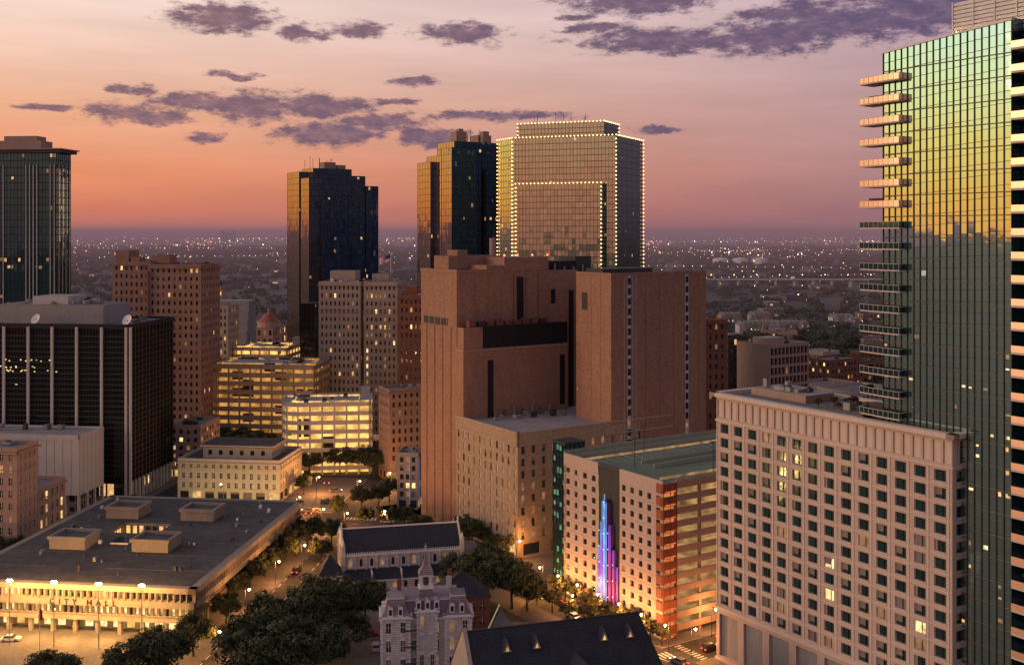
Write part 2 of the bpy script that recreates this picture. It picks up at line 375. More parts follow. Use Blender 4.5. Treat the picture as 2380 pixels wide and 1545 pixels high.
# ------------------------------------------------------------------ ground
def ground_mat():
    m, nt, b = newmat('ground_far'); N = nt.nodes; L = nt.links
    tc = N.new('ShaderNodeTexCoord')
    n1 = N.new('ShaderNodeTexNoise'); n1.inputs['Scale'].default_value = .0022; n1.inputs['Detail'].default_value = 9; n1.inputs['Roughness'].default_value = .65
    L.new(tc.outputs['Object'], n1.inputs['Vector'])
    cr = N.new('ShaderNodeValToRGB'); e = cr.color_ramp.elements
    st = [(.35, (.03, .034, .03)), (.48, (.045, .048, .04)), (.55, (.08, .075, .068)), (.62, (.055, .055, .048)), (.75, (.11, .1, .09))]
    while len(e) < len(st): e.new(.5)
    for a, (p, c) in zip(e, st): a.position = p; a.color = (*c, 1)
    L.new(n1.outputs['Fac'], cr.inputs[0]); L.new(cr.outputs[0], b.inputs['Base Color']); b.inputs['Roughness'].default_value = .95
    return m
m_far = ground_mat()
mb = MB(); mb.face([(-45000,-3000,0),(45000,-3000,0),(45000,45000,0),(-45000,45000,0)], m_far); mb.obj('ground')
mb = MB(); mb.face([(-330,60,.02),(330,60,.02),(360,780,.02),(-360,780,.02)], m_asphalt); mb.obj('road')
mb = MB(); m_hill = surf('hill_land_hazed', (.07, .065, .075), .95, var=.3, big=.001, fine=.01, streak=False)  # mauve aerial haze put into the base colour
n = 160
for lay, (Y, hh) in enumerate([(14000, 34), (19000, 80)]):
    pr = []
    for i in range(n+1):
        x = -14000+28000*i/n
        z = hh*(.8+.12*math.sin(x*.0007+lay*2)+.08*math.sin(x*.0023+lay)+.04*math.sin(x*.009))
        pr.append((x, z))
    for i in range(n):
        a, c2 = pr[i], pr[i+1]
        mb.face([(a[0],Y-2500,-1),(c2[0],Y-2500,-1),(c2[0],Y,c2[1]),(a[0],Y,a[1])], m_hill)
        mb.face([(a[0],Y,a[1]),(c2[0],Y,c2[1]),(c2[0],Y+3000,-1),(a[0],Y+3000,-1)], m_hill)
mb.obj('hills')
# low-lying evening haze over the plain: a homogeneous absorbing / glowing air volume
mh = bpy.data.materials.new('evening_haze'); mh.use_nodes = True; hn = mh.node_tree
for n_ in list(hn.nodes): hn.nodes.remove(n_)
ho = hn.nodes.new('ShaderNodeOutputMaterial'); ha = hn.nodes.new('ShaderNodeVolumeAbsorption'); he = hn.nodes.new('ShaderNodeEmission'); hs = hn.nodes.new('ShaderNodeAddShader')
kd = 1/6500.; ha.inputs['Color'].default_value = (0, 0, 0, 1); ha.inputs['Density'].default_value = kd
hc = lin((128, 98, 108)); he.inputs['Color'].default_value = (*hc, 1); he.inputs['Strength'].default_value = kd
hn.links.new(ha.outputs[0], hs.inputs[0]); hn.links.new(he.outputs[0], hs.inputs[1]); hn.links.new(hs.outputs[0], ho.inputs['Volume'])
mh.cycles.emission_sampling = 'NONE'
mb = MB(); mb.box(-30000, 30000, 820, 32000, -30, 135, mh); mb.obj('haze')

def fr2w(o, th, x, y):
    t = math.radians(th); return (o[0]+x*math.cos(t)-y*math.sin(t), o[1]+x*math.sin(t)+y*math.cos(t))
CH = (-75.5, 255.); GN = (35.7, 255.)
def block(name, poly, m=m_pave, h=.13):
    mb = MB(); mb.prism(poly, .021, h, m_greyl, m); mb.obj(name)
Lf = lambda x, y: fr2w(CH, LG, x, y)
Rf = lambda x, y: fr2w(GN, RG, x, y)
block('sidewalk', [Lf(-64,-40), Lf(6.5,-40), Lf(6.5,92), Lf(-64,92)])
block('sidewalk', [(-64.7,193.4),(58.8,198.4),(26.1,248.7),(-28.4,332.6),(-36,344.5),(-48,344.5)])
block('sidewalk', [Lf(-64,118), Lf(0,118), Lf(0,170), Lf(-64,170)])
block('sidewalk', [Lf(-230,-40), Lf(-72,-40), Lf(-72,170), Lf(-230,170)])
block('sidewalk', [Rf(-3,-3), Rf(110,-3), Rf(110,150), Rf(-3,150)])
block('sidewalk', [Rf(-2,-100), Rf(120,-100), Rf(120,-13.5), Rf(-2,-13.5)])
block('sidewalk', [Lf(14,118), Lf(34,118), Lf(30,160), Lf(12,170)])
mb = MB(); mb.prism([(-58,262),(-40,262),(-36,325),(-50,325)], .131, .16, m_grass); mb.prism([(-20,268),(4,268),(-14,296),(-26,292)], .131, .16, m_grass); mb.obj('grass')
mb = MB()
def strip(fr, x0, x1, y0, y1): mb.face([(*fr(x0,y0),.045),(*fr(x1,y0),.045),(*fr(x1,y1),.045),(*fr(x0,y1),.045)], m_paint)
for i in range(28): strip(Lf, 11.9, 12.1, -40+i*5, -37.5+i*5)
for y in (-34, 94, 110):
    for i in range(9): strip(Lf, 7+i*1.2, 7.6+i*1.2, y, y+3)
for i in range(24): strip(Lf, 6.9, 7.1, -40+i*5, -37+i*5)
for i in range(40): strip(Rf, -6.9, -6.7, -60+i*5, -57.5+i*5)
for i in range(7): strip(Rf, -10.5+i*1.1, -10+i*1.1, -8, -5)
for i in range(30): strip(Rf, 0+i*5, 2.5+i*5, -8.4, -8.2)
for i in range(9): strip(Rf, .2, 2.2, -13+i*1.1, -12.6+i*1.1)
for i in range(30): strip(Lf, -100+i*5, -97.5+i*5, 104.9, 105.1)
for i in range(20):
    mb.face([(*Lf(13.5,-30+i*3),.045),(*Lf(17.2,-27.5+i*3),.045),(*Lf(17.2,-27.3+i*3),.045),(*Lf(13.5,-29.8+i*3),.045)], m_paint)
mb.obj('road_markings')

# ------------------------------------------------------------------ CITY HALL
mb = MB(); W, Dp, HH = 62, 82.5, 12.8
for a, b2, nb in [((-W,0),(0,0),40), ((0,0),(0,Dp),52), ((0,Dp),(-W,Dp),40), ((-W,Dp),(-W,0),52)]:
    P, l = mb.fr(a, b2)
    facade(mb, a, b2, 9.3, 11.5, nb, 1, .6, .78, m_chall, g_win, [e_yel, e_warm, e_dim], .3, .5)
    mb.fbox(a, b2, -.9, l+.9, 11.5, 12.8, -1, .9, m_chall)
    mb.fbox(a, b2, -.3, l+.3, 7.7, 9.3, -1, .3, m_chall)
    P2 = [P(2.2,0,-2.2), P(l-2.2,0,-2.2)]; a2, b3 = P2[0][:2], P2[1][:2]
    facade(mb, a2, b3, 4.6, 7.7, nb-2, 1, .55, .75, m_chall, g_win, [e_yel, e_warm, e_deck], .65, .6)
    mb.fbox(a2, b3, -.3, l-4.1, 3.6, 4.6, -.5, .7, m_chall)
    P3 = [P(6,0,-6), P(l-6,0,-6)]
    facade(mb, P3[0][:2], P3[1][:2], .13, 3.6, 14, 1, .6, .85, m_chall, g_win, [e_yel, e_yel, e_deck], .9, .3)
    for i in range(int(l/6.2)+1):
        aa = 2.5+i*(l-5)/int(l/6.2); mb.fbox(a, b2, aa-.45, aa+.45, .13, 3.6, -3.2, -2.3, m_chall)
    for i in range(nb*1):
        aa = (i+.0)*l/nb; mb.fbox(a, b2, max(aa-.14,0), aa+.14, 9.3, 11.5, 0.01, .5, m_chall)
cx0, cx1, cy0, cy1 = -43, -29, 43, 53
z = HH-.05
for (x0,x1,y0,y1) in [(-W,0,0,cy0),(-W,0,cy1,Dp),(-W,cx0,cy0,cy1),(cx1,0,cy0,cy1)]:
    mb.face([(x0,y0,z),(x1,y0,z),(x1,y1,z),(x0,y1,z)], m_roofdk)
for a, b2 in [((cx0,cy0),(cx0,cy1)),((cx0,cy1),(cx1,cy1)),((cx1,cy1),(cx1,cy0)),((cx1,cy0),(cx0,cy0))]:
    facade(mb, b2, a, 4, z, 7, 2, .6, .7, m_chall, g_win, [e_warm, e_deck], .5, .2)
mb.face([(cx0,cy0,4),(cx1,cy0,4),(cx1,cy1,4),(cx0,cy1,4)], m_pave)
for (x, y) in [(-46,61),(-23,61),(-46,30),(-23,30)]:
    mb.box(x-5, x+5, y-4, y+4, z, z+2.6, m_chall); mb.box(x-5.4, x+5.4, y-4.4, y-3.6, z+2.6, z+3.4, m_chall); mb.box(x-5.4, x+5.4, y+3.6, y+4.4, z+2.6, z+3.4, m_chall)
    mb.box(x-5.4, x-4.6, y-3.6, y+3.6, z+2.6, z+3.4, m_chall); mb.box(x+4.6, x+5.4, y-3.6, y+3.6, z+2.6, z+3.4, m_chall)
    mb.box(x-4.6, x+4.6, y-3.6, y+3.6, z+2.2, z+2.62, m_roofdk)
mb.box(-37, -32, 32, 38, z, z+.5, m_white, g_teal)
for i in range(60):
    x, y = R.uniform(-58,-4), R.uniform(4,78); s = R.uniform(.25,.8)
    if cx0-2 < x < cx1+2 and cy0-2 < y < cy1+2: continue
    mb.box(x, x+s, y, y+s*1.3, z+.01, z+.3+s, R.choice([m_metal, m_white, m_dark]))
for y in range(6, 80, 6):
    for xa, xb in ((-60,-44),(-28,-2)): mb.box(xa, xb, y, y+.1, z+.01, z+.05, m_dark if y % 4 else m_roofgy)
cityhall = mb.obj('city_hall_building', CH, LG)
cu = bpy.data.curves.new('lettering', 'FONT'); cu.body = 'CITY HALL'; cu.size = 1.9; cu.extrude = .08; cu.align_x = 'CENTER'; cu.space_character = 2.0
to = bpy.data.objects.new('lettering', cu); COL.objects.link(to); to.parent = cityhall; to.location = (-27.5, -.42, 7.85); to.rotation_euler = (math.radians(90), 0, 0)
cu.materials.append(m_black)

# ------------------------------------------------------------------ BLACK OFFICE BUILDING
mb = MB()
W, Dp, z1 = 60, 37, 63
for a, b2, nc in [((-W,0),(0,0),52), ((0,0),(0,Dp),32), ((0,Dp),(-W,Dp),52), ((-W,Dp),(-W,0),32)]:
    curtain(mb, a, b2, 7, z1-1, nc, 28, g_black, m_black, [e_dim, e_warm, e_cool], .002, .003, .16, .2, rowp=.04)
    P, l = mb.fr(a, b2); mb.fbox(a, b2, -.25, l+.25, z1-1, z1+.8, -.5, .25, m_black); mb.fbox(a, b2, -.2, l+.2, 6.2, 7, -1, .22, m_black)
    P3 = [P(5,0,-5), P(l-5,0,-5)]; facade(mb, P3[0][:2], P3[1][:2], .13, 6.2, 16, 1, .8, .9, m_dark, g_win, [e_warm, e_yel], .25, .1)
    for j in range(1, 28): mb.fbox(a, b2, 0, l, 7+j*54.2/28-.12, 7+j*54.2/28+.25, .05, .14, m_dark)
for i in range(44):
    x = R.uniform(-59, -34) if i % 2 else R.uniform(-59, -20); zz = R.choice([46.2, 47.6, 50.0])+R.choice([0,.4]); mb.box(x, x+.5, -.26, -.2, zz, zz+.32, e_yel)
for x in (-1.0, -10.3, -19.8, -29.2, -38.4, -47.8, -57.2):
    mb.box(x-.45, x+.45, -.9, -.22, .13, z1-.3, m_greyl)
for i in range(13): mb.box(.3, 1.1, .5+i*2.95, .95+i*2.95, .13, 7.2, m_greyl); mb.box(.22, .5, .55+i*2.95, .85+i*2.95, 7.2, z1-.3, m_mullg)
mb.box(.24, 1.0, -.9, -.05, .13, z1-.2, m_greyl)
mb.face([(-W,0,z1),(0,0,z1),(0,Dp,z1),(-W,Dp,z1)], m_roofgy)
mb.box(-W+3, -14, 8, 30, z1+.01, z1+7, m_grey, m_roofgy); mb.box(-44, -30, 12, 26, z1+7, z1+10, m_greyl, m_rooflt)
clutter(mb, -W+4, -15, 9, 29, z1+7, 14); clutter(mb, -14, -1, 2, 34, z1, 4)
def dish(mb, x, y, z, r, d=(-.3,-.8,.5)):
    d = Vector(d).normalized(); up = Vector((0,0,1)); a = d.cross(up).normalized(); b_ = a.cross(d)
    rings = []
    for k in range(5):
        rr = r*k/4; off = -.35*r*(1-(k/4)**2)
        rings.append([tuple(Vector((x,y,z))+a*rr*math.cos(t)+b_*rr*math.sin(t)+d*off) for t in [2*math.pi*i/16 for i in range(16)]])
    for k in range(4):
        for i in range(16): mb.face([rings[k][i], rings[k][(i+1)%16], rings[k+1][(i+1)%16], rings[k+1][i]], m_white)
    mb.cyl(x, y+.5, z-r-1.2, z, .15, m_metal, 6)
dish(mb, -1.5-1, 3, z1+2.2, 2.1); dish(mb, -38, 3.5, z1+2.2, 2.0)
for i in range(5): x = R.uniform(-50,-5); mb.cyl(x, R.uniform(10,28), z1+7, z1+R.uniform(10,14), .06, m_dark, 5)
mb.obj('black_office_tower', (-138, 388), LG)
mb = MB(); W = 60; z1 = 27
for a, b2, nb in [((-W,0),(0,0),20), ((0,0),(0,17),6), ((0,17),(-W,17),20), ((-W,17),(-W,0),20)]:
    P, l = mb.fr(a, b2)
    mb.face([P(0,7,0),P(l,7,0),P(l,z1,0),P(0,z1,0)], m_greyl)
    for i in range(nb+1): mb.fbox(a, b2, max(0,i*l/nb-.04), min(l,i*l/nb+.04), 7, z1-1, .0, .05, m_grey)
    mb.fbox(a, b2, -.1, l+.1, z1-1, z1+.6, -.4, .1, m_greyl)
    P3 = [P(3,0,-3), P(l-3,0,-3)]; facade(mb, P3[0][:2], P3[1][:2], .13, 7, nb, 2, .7, .7, m_grey, g_win, [e_warm], .15, .1)
    for i in range(max(2, int(l/5))+1):
        aa = i*(l-.8)/max(2,int(l/5)); mb.fbox(a, b2, aa, aa+.8, .13, 7, -.8, -.01, m_greyl)
mb.face([(-W,0,7.01),(0,0,7.01),(0,17,7.01),(-W,17,7.01)], m_grey)
mb.face([(-W,0,z1),(0,0,z1),(0,17,z1),(-W,17,z1)], m_rooflt); clutter(mb, -W, -1, 1, 16, z1, 8)
mb.obj('white_office_annex', (-148, 368), LG)
bld('beige_stone_building', (-145, 315), LG, -30, 0, 0, 11, 33, m_beigep, 8, 3.0, .4, .55, .06, sill=m_beige, cornice=.7, mull=m_white)
bld('stone_office_block', (-147, 330), LG, -30, 0, 0, 19, 17, m_beigep, 3, 3.2, .5, .6, .3, sill=m_beige, mull=m_white, cornice=.5)
mb = bld('x', None, 0, -38, 0, 0, 26, 14.2, m_cream, 3, 3.0, .38, .55, .05, sill=m_cream, mull=m_white, roof=m_roofdk, finish=False, cornice=.5, lit=[e_warm])
mb.box(-31, -5, 6, 20, 14.2, 18.6, m_cream, m_roofdk)
for i in range(6): mb.fbox((-31,6),(-5,6), 2+i*4, 3.4+i*4, 15.5, 17.2, 0, .05, g_win)
mb.box(-32, -4, 5.2, 20.8, 18.6, 19.1, m_cream, m_roofdk)
for x in (-36, -19, -2): mb.cyl(x, -5, .13, 9, .08, m_metal, 6); mb.face([(x,-5,6.4),(x+.3,-5.3,6),(x+.3,-5.2,8),(x,-5,8.8)], m_white)
mb.obj('cream_limestone_building', (-83.4, 386), LG)

# ------------------------------------------------------------------ HOTEL
mb = MB(); LH = 59.8; DH = 20
fp = [((0,LH),(0,0)), ((0,0),(DH,0)), ((DH,0),(DH,LH)), ((DH,LH),(0,LH))]
for k, (a, b2) in enumerate(fp):
    P, l = mb.fr(a, b2); nc = max(2, round(l/4.25))
    facade(mb, a, b2, 13.4, 54.8, nc, 13, .58, .64, m_hotel, g_teal, [e_warm, e_yel, e_dim, e_dim, m_blind], .08, .35, mar=.4, sill=m_hotel2)
    cw = (l-.8)/nc
    for i in range(nc):
        for j in range(13):
            zc = 13.4+j*41.4/13; a_ = .4+i*cw+cw*.21
            mb.fbox(a, b2, a_, a_+.09, zc+.58, zc+2.6, -.35, -.22, m_hotel2); mb.fbox(a, b2, a_+cw*.36, a_+cw*.36+.09, zc+.58, zc+2.6, -.35, -.2, m_mull)
            r_ = R.random()
            if r_ < .2: mb.fbox(a, b2, a_+.1, a_+cw*.35, zc+1.2, zc+2.6, -.34, -.30, m_blind)
            elif r_ < .3: mb.fbox(a, b2, a_+.1, a_+.5, zc+.6, zc+2.6, -.34, -.30, m_beigep)
    facade(mb, a, b2, 54.8, 60.2, nc*2, 1, .74, .74, m_hotel, m_hotel2, [m_hotel2], 0, .3)
    mb.fbox(a, b2, -1.1, l+1.1, 60.2, 61.1, -.6, 1.1, m_hotel2)
    mb.fbox(a, b2, -.2, l+.2, 54.7, 55.1, 0, .25, m_hotel2); mb.fbox(a, b2, -.2, l+.2, 12.6, 13.3, .0, .3, m_hotel2)
    facade(mb, a, b2, .13, 12.6, max(2, nc//2+1), 1, .75, .75, m_hotel, m_grey, [e_dim, m_grey], .1, .6, head=.7)
    mb.fbox(a, b2, 0, l, 1.2, 1.6, 0.01, .5, m_hotel2)
for i in range(15): mb.fbox((0,LH),(0,0), .1+i*4.2, .4+i*4.2, 13.4, 54.7, 0, .12, m_hotel2)
for j in range(14): mb.fbox((0,LH),(0,0), 0, LH, 13.4+j*41.4/13-.1, 13.4+j*41.4/13+.1, 0, .09, m_hotel2)
mb.face([(.6,.6,60.3),(DH,.6,60.3),(DH,LH,60.3),(.6,LH,60.3)], m_roofgy)
mb.box(8, 17, 41, 57, 60.31, 61.9, m_beigep, m_rooflt); mb.box(10, 15, 45, 52, 61.9, 62.6, m_beige, m_rooflt)
mb.box(3, 18, 22, 33, 60.31, 61.0, m_pave, m_pave); clutter(mb, 2, 18, 3, 34, 60.3, 12, smax=2.2); clutter(mb, 8, 17, 41, 57, 61.9, 5, smax=1.5)
mb.obj('hotel_building', (78.6, 192), RG)

# ------------------------------------------------------------------ GLASS TOWER
mb = MB()
cx = lambda y: .0011*(y+6)**2-.2
ys = [17.3-1.42*i for i in range(20)]
ztop = lambda y: 132.9-.075*y
def gcol(y0, y1, zt, lpx):
    p0, p1 = (cx(y0), y0), (cx(y1), y1)
    curtain(mb, p0, p1, .2, zt, 1, 66, g_tower, m_mull, [e_dim, e_dim, e_cool, e_warm], lpx, .0026, .17, .16, vm=True, hm=True, hw=.08)
for i in range(19): gcol(ys[i], ys[i+1], (ztop(ys[i])+ztop(ys[i+1]))/2, .006)
ye = ys[19]
pts = [(cx(y), y) for y in ys]
for j in range(1, 33):
    for i in range(0, 19): mb.fbox(pts[i], pts[i+1], 0, 1.43, j*4.0-.09, j*4.0+.09, .05, .14, m_mullg)
for i in range(60):
    k_ = R.randrange(19); P, l = mb.fr(pts[k_], pts[k_+1]); zz = R.randrange(1, 20)*4+R.choice([1.2, 3.1]); mb.fbox(pts[k_], pts[k_+1], .3, R.uniform(.6,1.2), zz, zz+R.uniform(.25,.8), .02, .04, R.choice([e_yel, e_warm, e_dim]))
mb.face([(34,17.3,0),(cx(17.3)+.3,17.3,0),(cx(17.3)+.3,17.3,131.4),(34,17.3,131.4)], g_greendk)
mb.face([(cx(ye),ye,0),(6,ye,0),(6,ye,134),(cx(ye),ye,134)], g_greendk)
curtain(mb, (6, ye), (6, -40), .2, 136, 14, 33, g_greendk, m_mull, LITF, .02, .004, .2, .2)
curtain(mb, (6, -40), (34, -40), .2, 136, 14, 33, g_greendk, m_mull, LITF, .02, .004, .2, .2)
curtain(mb, (34, 17.3), (6, 17.35), .2, 131.4, 12, 33, g_greendk, m_mull, LITF, .02, .004, .2, .2)
mb.face([(34,-40,0),(34,17.3,0),(34,17.3,132),(34,-40,132)], g_greendk)
mb.face([(cx(17),17.2,131.2),(2,ye,132),(6,-40,132),(34,-40,132),(34,17.2,131.2)], m_roofgy)
for i in range(19): mb.fbox(pts[i], pts[i+1], 0, 1.44, (ztop(ys[i])+ztop(ys[i+1]))/2-.1, (ztop(ys[i])+ztop(ys[i+1]))/2+.25, -.5, .25, m_white)
for j in range(9): mb.box(3.2, 30, -38, 4.2, 132.6+j*.75, 133.1+j*.75, m_white)
mb.box(3.6, 29.6, -37.6, 3.8, 132, 139.3, m_white)
for i in range(9): mb.box(3.0, 3.35, 4.2-i*4.2-.2, 4.2-i*4.2, 132.4, 139.4, m_white)
for i in range(6): mb.ball(2.6, 3-i*4, 133.6, .18, e_lamp)
def balcony(y0, y1, x0, x1, z, mrail=m_rail):
    n = 8
    out_ = [(x1, y0), (x0, y0)] + [(x0+(x1-x0)*.18*(i/n)**2, y0+(y1-y0)*i/n) for i in range(1, n+1)] + [(x1, y1)]
    out_ = out_[::-1]
    mb.prism(out_, z, z+.25, m_hotel2); mb.face([(p[0],p[1],z-.002) for p in out_], m_hotel2)
    for i in range(len(out_)-1):
        a, b2 = out_[i], out_[i+1]; l = math.hypot(a[0]-b2[0], a[1]-b2[1])
        if l < .05: continue
        mb.fbox(b2, a, 0.02, l-.02, z+.26, z+1.35, -.06, -.02, mrail)
        mb.fbox(b2, a, 0, l, z+1.35, z+1.43, -.08, 0, m_hotel2)
        mb.fbox(b2, a, 0, .06, z+.26, z+1.35, -.1, -.02, m_hotel2)
for j in range(4, 32):
    z = 126.0-(31-j)*4.02-.2
    balcony(12.2, 22.0, -1.6, 3.4, z, m_rail if j > 24 else g_greendk)  # sunset-peach rails on upper floors only, dark glass below
    if R.random() < .4: mb.box(1.5, 3.4, 17.4, 21.6, z+.26, z+2.0, m_dark)
for j in range(2, 34):
    z = j*4.02-.3
    if z > 129: break
    mb.box(-.6, 5.9, ye-5.5, ye-.1, z, z+.35, m_hotel2); mb.box(-.62, -.55, ye-5.5, ye-.1, z+.36, z+1.5, m_rail)
mb.obj('glass_condo_tower', (81, 193.5), RG)

# ------------------------------------------------------------------ MURAL PARKING GARAGE
mb = MB(); LGf = 40.; DG = 60.; zg = 37.
a, b2 = (0, LGf), (0, 0)
P, l = mb.fr(a, b2)
mu0, mu1 = LGf-25, LGf-16.2
for seg, nn in ((((0,LGf),(0,25)), 4), (((0,16.2),(0,0)), 5)):
    facade(mb, *seg, 3.6, 35, nn, 11, .44, .52, m_garage, m_black, [m_dark, e_dim], .05, .45)
    facade(mb, *seg, .13, 3.6, 4, 1, .7, .8, m_garage, g_win, [e_warm, e_yel], .7, .3)
for j in range(12):
    for (a0, a1) in ((0, mu0), (mu1, l)): mb.fbox(a, b2, a0, a1, 3.6+j*31.4/11-.06, 3.6+j*31.4/11, 0, .05, m_beigep)
mb.fbox(a, b2, mu0, mu1, 1.0, 37.2, -.5, -.25, m_dark)
mb.fbox(a, b2, 0, mu0, 35, 38.0, -.4, 0.05, m_garage); mb.fbox(a, b2, mu1, l, 35, 38.0, -.4, 0.05, m_garage)
mb.fbox(a, b2, mu0, mu1, 37.2, 38.0, -.4, 0.0, m_dark)
for i in range(9): mb.fbox(a, b2, mu0+i*1.1, mu0+i*1.1+.03, 1, 37.2, -.25, -.22, m_black)
neon = [emit('neon_blue', (.12, .42, 1), .9, .6, .3, base=(.1,.1,.2)), emit('neon_violet', (.40, .08, .95), .75, .6, .3, base=(.1,.05,.2)), emit('neon_magenta', (1, .04, .42), .8, .6, .3, base=(.2,.05,.1)), emit('neon_cyan', (.3, .8, 1), 3, 0)]
cxm = (mu0+mu1)/2-.1
m_pan = surf('sculpture_panel', (.12, .06, .20), .5, .3, var=.2)
for (hw_, zt, o) in [(1.0, 29.5, 1.35), (2.1, 24.6, 1.0), (3.2, 19.0, .65), (4.2, 15.5, .3)]:
    mb.fbox(a, b2, cxm-hw_, cxm+hw_, 3.2, zt-hw_*.5, -.2, o, m_pan)
    mb.fbox(a, b2, cxm-hw_*.6, cxm+hw_*.6, zt-hw_*.5, zt, -.2, o-.01, m_pan)
    for sgn in (-1, 1):
        for q_ in range(2):
            xx = cxm+sgn*(hw_-.14-.5*q_)
            zz0 = 3.4; ztp = zt-hw_*.5-.4*q_
            for s_ in range(3):
                za, zb_ = zz0+(ztp-zz0)*s_/3, zz0+(ztp-zz0)*(s_+1)/3
                if sgn > 0: col = neon[2] if s_ < 2 and hw_ > 2 else (neon[1] if hw_ > 2 else neon[0])
                else: col = neon[1] if s_ == 1 or hw_ > 4 else neon[0]
                mb.fbox(a, b2, xx-.08, xx+.08, za+.01, zb_, o, o+.08, col)
mb.fbox(a, b2, cxm-.3, cxm+.3, 19, 29.3, 1.35, 1.5, neon[0]); mb.fbox(a, b2, cxm-.12, cxm+.12, 29.5, 31, 1.2, 1.4, neon[0])
mb.fbox(a, b2, cxm-.25, cxm+.25, 4, 18.9, 1.35, 1.45, neon[0])
for zz in (5, 9, 13, 17, 21, 25, 29):
    for dx in (-3.7, -1.8, 0, 1.8, 3.7):
        if abs(dx) > 2.5 and zz > 15: continue
        if abs(dx) > 1 and zz > 22: continue
        p = P(cxm+dx, zz+abs(dx)*.3, 1.65); mb.ball(*p, .15, neon[3])
cg = emit('copper_glow', (1, .22, .05), .7, .6, 1)
for j in range(12):
    z = .13+j*3.1; mb.box(-.25, 4.3, -.35, -.02, z+.9, z+3.05, m_copper); mb.box(-.35, -.02, -.02, 2.0, z+.9, z+3.05, m_copper)
    mb.box(.2, 4.1, .6, .7, z, z+.9, cg); mb.box(.5, 3.8, -.40, -.36, z+1.0, z+1.25, cg)
    for k in range(7): mb.box(-.2+k*.65, -.12+k*.65, -.42, -.36, z+1.26, z+3.0, m_redbrick)
for x in (-.25, 1.9, 4.0): mb.box(x, x+.2, -.5, -.43, .13, 37.4, m_copper)
gs = emit('garage_side_glow', (1, .55, .2), .30, .7, .3)
decks(mb, (4.3,0), (DG,0), .13, 37.3, 12, m_beigep, gs, .5)
decks(mb, (DG,0), (DG,LGf), .13, 37.3, 12, m_beige, e_deck2); decks(mb, (DG,LGf), (0,LGf), .13, 37.3, 12, m_beige, e_deck2)
mb.face([(0,0,36.6),(DG,0,36.6),(DG,LGf,36.6),(0,LGf,36.6)], m_green)
m_pargreen = surf('garage_parapet', (.32, .34, .25), .85, var=.2)
mb.box(4.3, DG, -.0+.01, .3, 37.3, 38.0, m_pargreen); mb.box(0, DG, LGf-.3, LGf, 36.6, 38.6, m_pargreen)
mb.box(0.3, DG, LGf-2.5, LGf-2.2, 36.61, 37.8, m_pargreen)
mb.box(12, 40, 17, 17.3, 36.61, 37.7, m_pargreen); mb.box(12, 40, 22, 22.3, 36.61, 37.7, m_pargreen); mb.box(12.3, 39, 17.4, 21.9, 36.61, 36.9, m_green)
for x in range(3, 58, 3): mb.box(x, x+.12, 2, 7, 36.61, 36.63, m_paint); mb.box(x, x+.12, 28, 33, 36.61, 36.63, m_paint)
for (x, y) in [(8,20),(22,6),(22,33),(38,20)]:
    mb.cyl(x, y, 36.61, 44, .1, m_dark, 6); mb.box(x-.9, x+.9, y-.15, y+.15, 44, 44.2, m_dark)
g_stair = emit('stair_glass_green', (.14, .70, .40), .2, .95, .6, base=(.05, .2, .15))
mb.box(1, 6.5, LGf+.1, LGf+5.3, .13, 39.6, g_greendk, m_dark)
curtain(mb, (.5,LGf+5.6), (.5,LGf+.05), .13, 40, 4, 13, g_greendk, m_mull, [g_stair], .55, .003, .15, .15)
curtain(mb, (.5,LGf+.03), (6.8,LGf+.03), 37, 40, 4, 1, g_greendk, m_mull, [g_greendk], 0, .003, .15, .15)
mb.box(.2, 7, LGf-.2, LGf+5.9, 40, 40.5, m_dark)
mb.obj('parking_garage', GN, RG)

# ------------------------------------------------------------------ BROWN TELEPHONE BUILDING
mb = MB()
LP, SP, zp = 36.5, 60, 36.6
facade(mb, (0,LP), (0,0), 5, 34, 11, 8, .32, .62, m_tan, m_greyl, [g_win, e_dim, m_blind], .55, .25, sill=m_beige)
facade(mb, (0,0), (SP,0), 5, 34, 16, 8, .32, .62, m_tan, g_win, [m_greyl, e_dim], .4, .25, sill=m_beige)
for a, b2 in (((0,LP),(0,0)), ((0,0),(SP,0))):
    P, l = mb.fr(a, b2)
    facade(mb, a, b2, .13, 5, 6, 1, .6, .7, m_tan, g_win, [e_yel, e_warm], .4, .3)
    mb.fbox(a, b2, -.15, l+.15, 34, 37.3, -.4, .15, m_tan); mb.fbox(a, b2, -.4, l+.4, 33.6, 34, -.3, .4, m_beige)
    mb.fbox(a, b2, -.3, l+.3, 37.3, 37.7, -.6, .3, m_beige)
mb.face([(SP,0,0),(SP,LP,0),(SP,LP,36),(SP,0,36)], m_tan)
mb.face([(0,0,zp),(SP,0,zp),(SP,LP,zp),(0,LP,zp)], m_rooflt)
clutter(mb, 3, 34, 20, 31, zp, 10, smax=2)
for k in range(7): mb.box(11.6+k*3.6, 12.2+k*3.6, LP-5.4, LP-4.7, zp, zp+R.uniform(1.5,3.5), m_redbrick if k % 2 else m_grey)
mb.box(.25, 49, LP, LP+24.5, .13, 84, m_brown, m_roofgy)
mb.box(18.5, 36.5, LP-.15, LP+20, 84.01, 88.6, m_brown, m_roofgy); mb.box(12, 18.4, LP+.5, LP+20, 84.01, 86, m_brown, m_roofgy)
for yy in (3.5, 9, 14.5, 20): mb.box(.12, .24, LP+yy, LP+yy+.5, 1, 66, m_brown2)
mb.box(.05, .24, LP+6, LP+22.5, 66.3, 68.6, m_dark)
for k in range(5): mb.box(-.02, .05, LP+6+k*4.05, LP+6.3+k*4.05, 66.2, 68.7, m_beigep)
mb.box(.1, 18.4, LP-.12, LP+.3, 83.6, 84.8, m_brown); mb.box(.1, .5, LP+.3, LP+24.6, 83.6, 84.8, m_brown)
mb.box(23.6, 26.2, LP-.2, LP-.01, 67, 82, m_black)
mb.box(36.6, 60, LP-.3, LP+24, .13, 80, m_brown, m_roofdk)
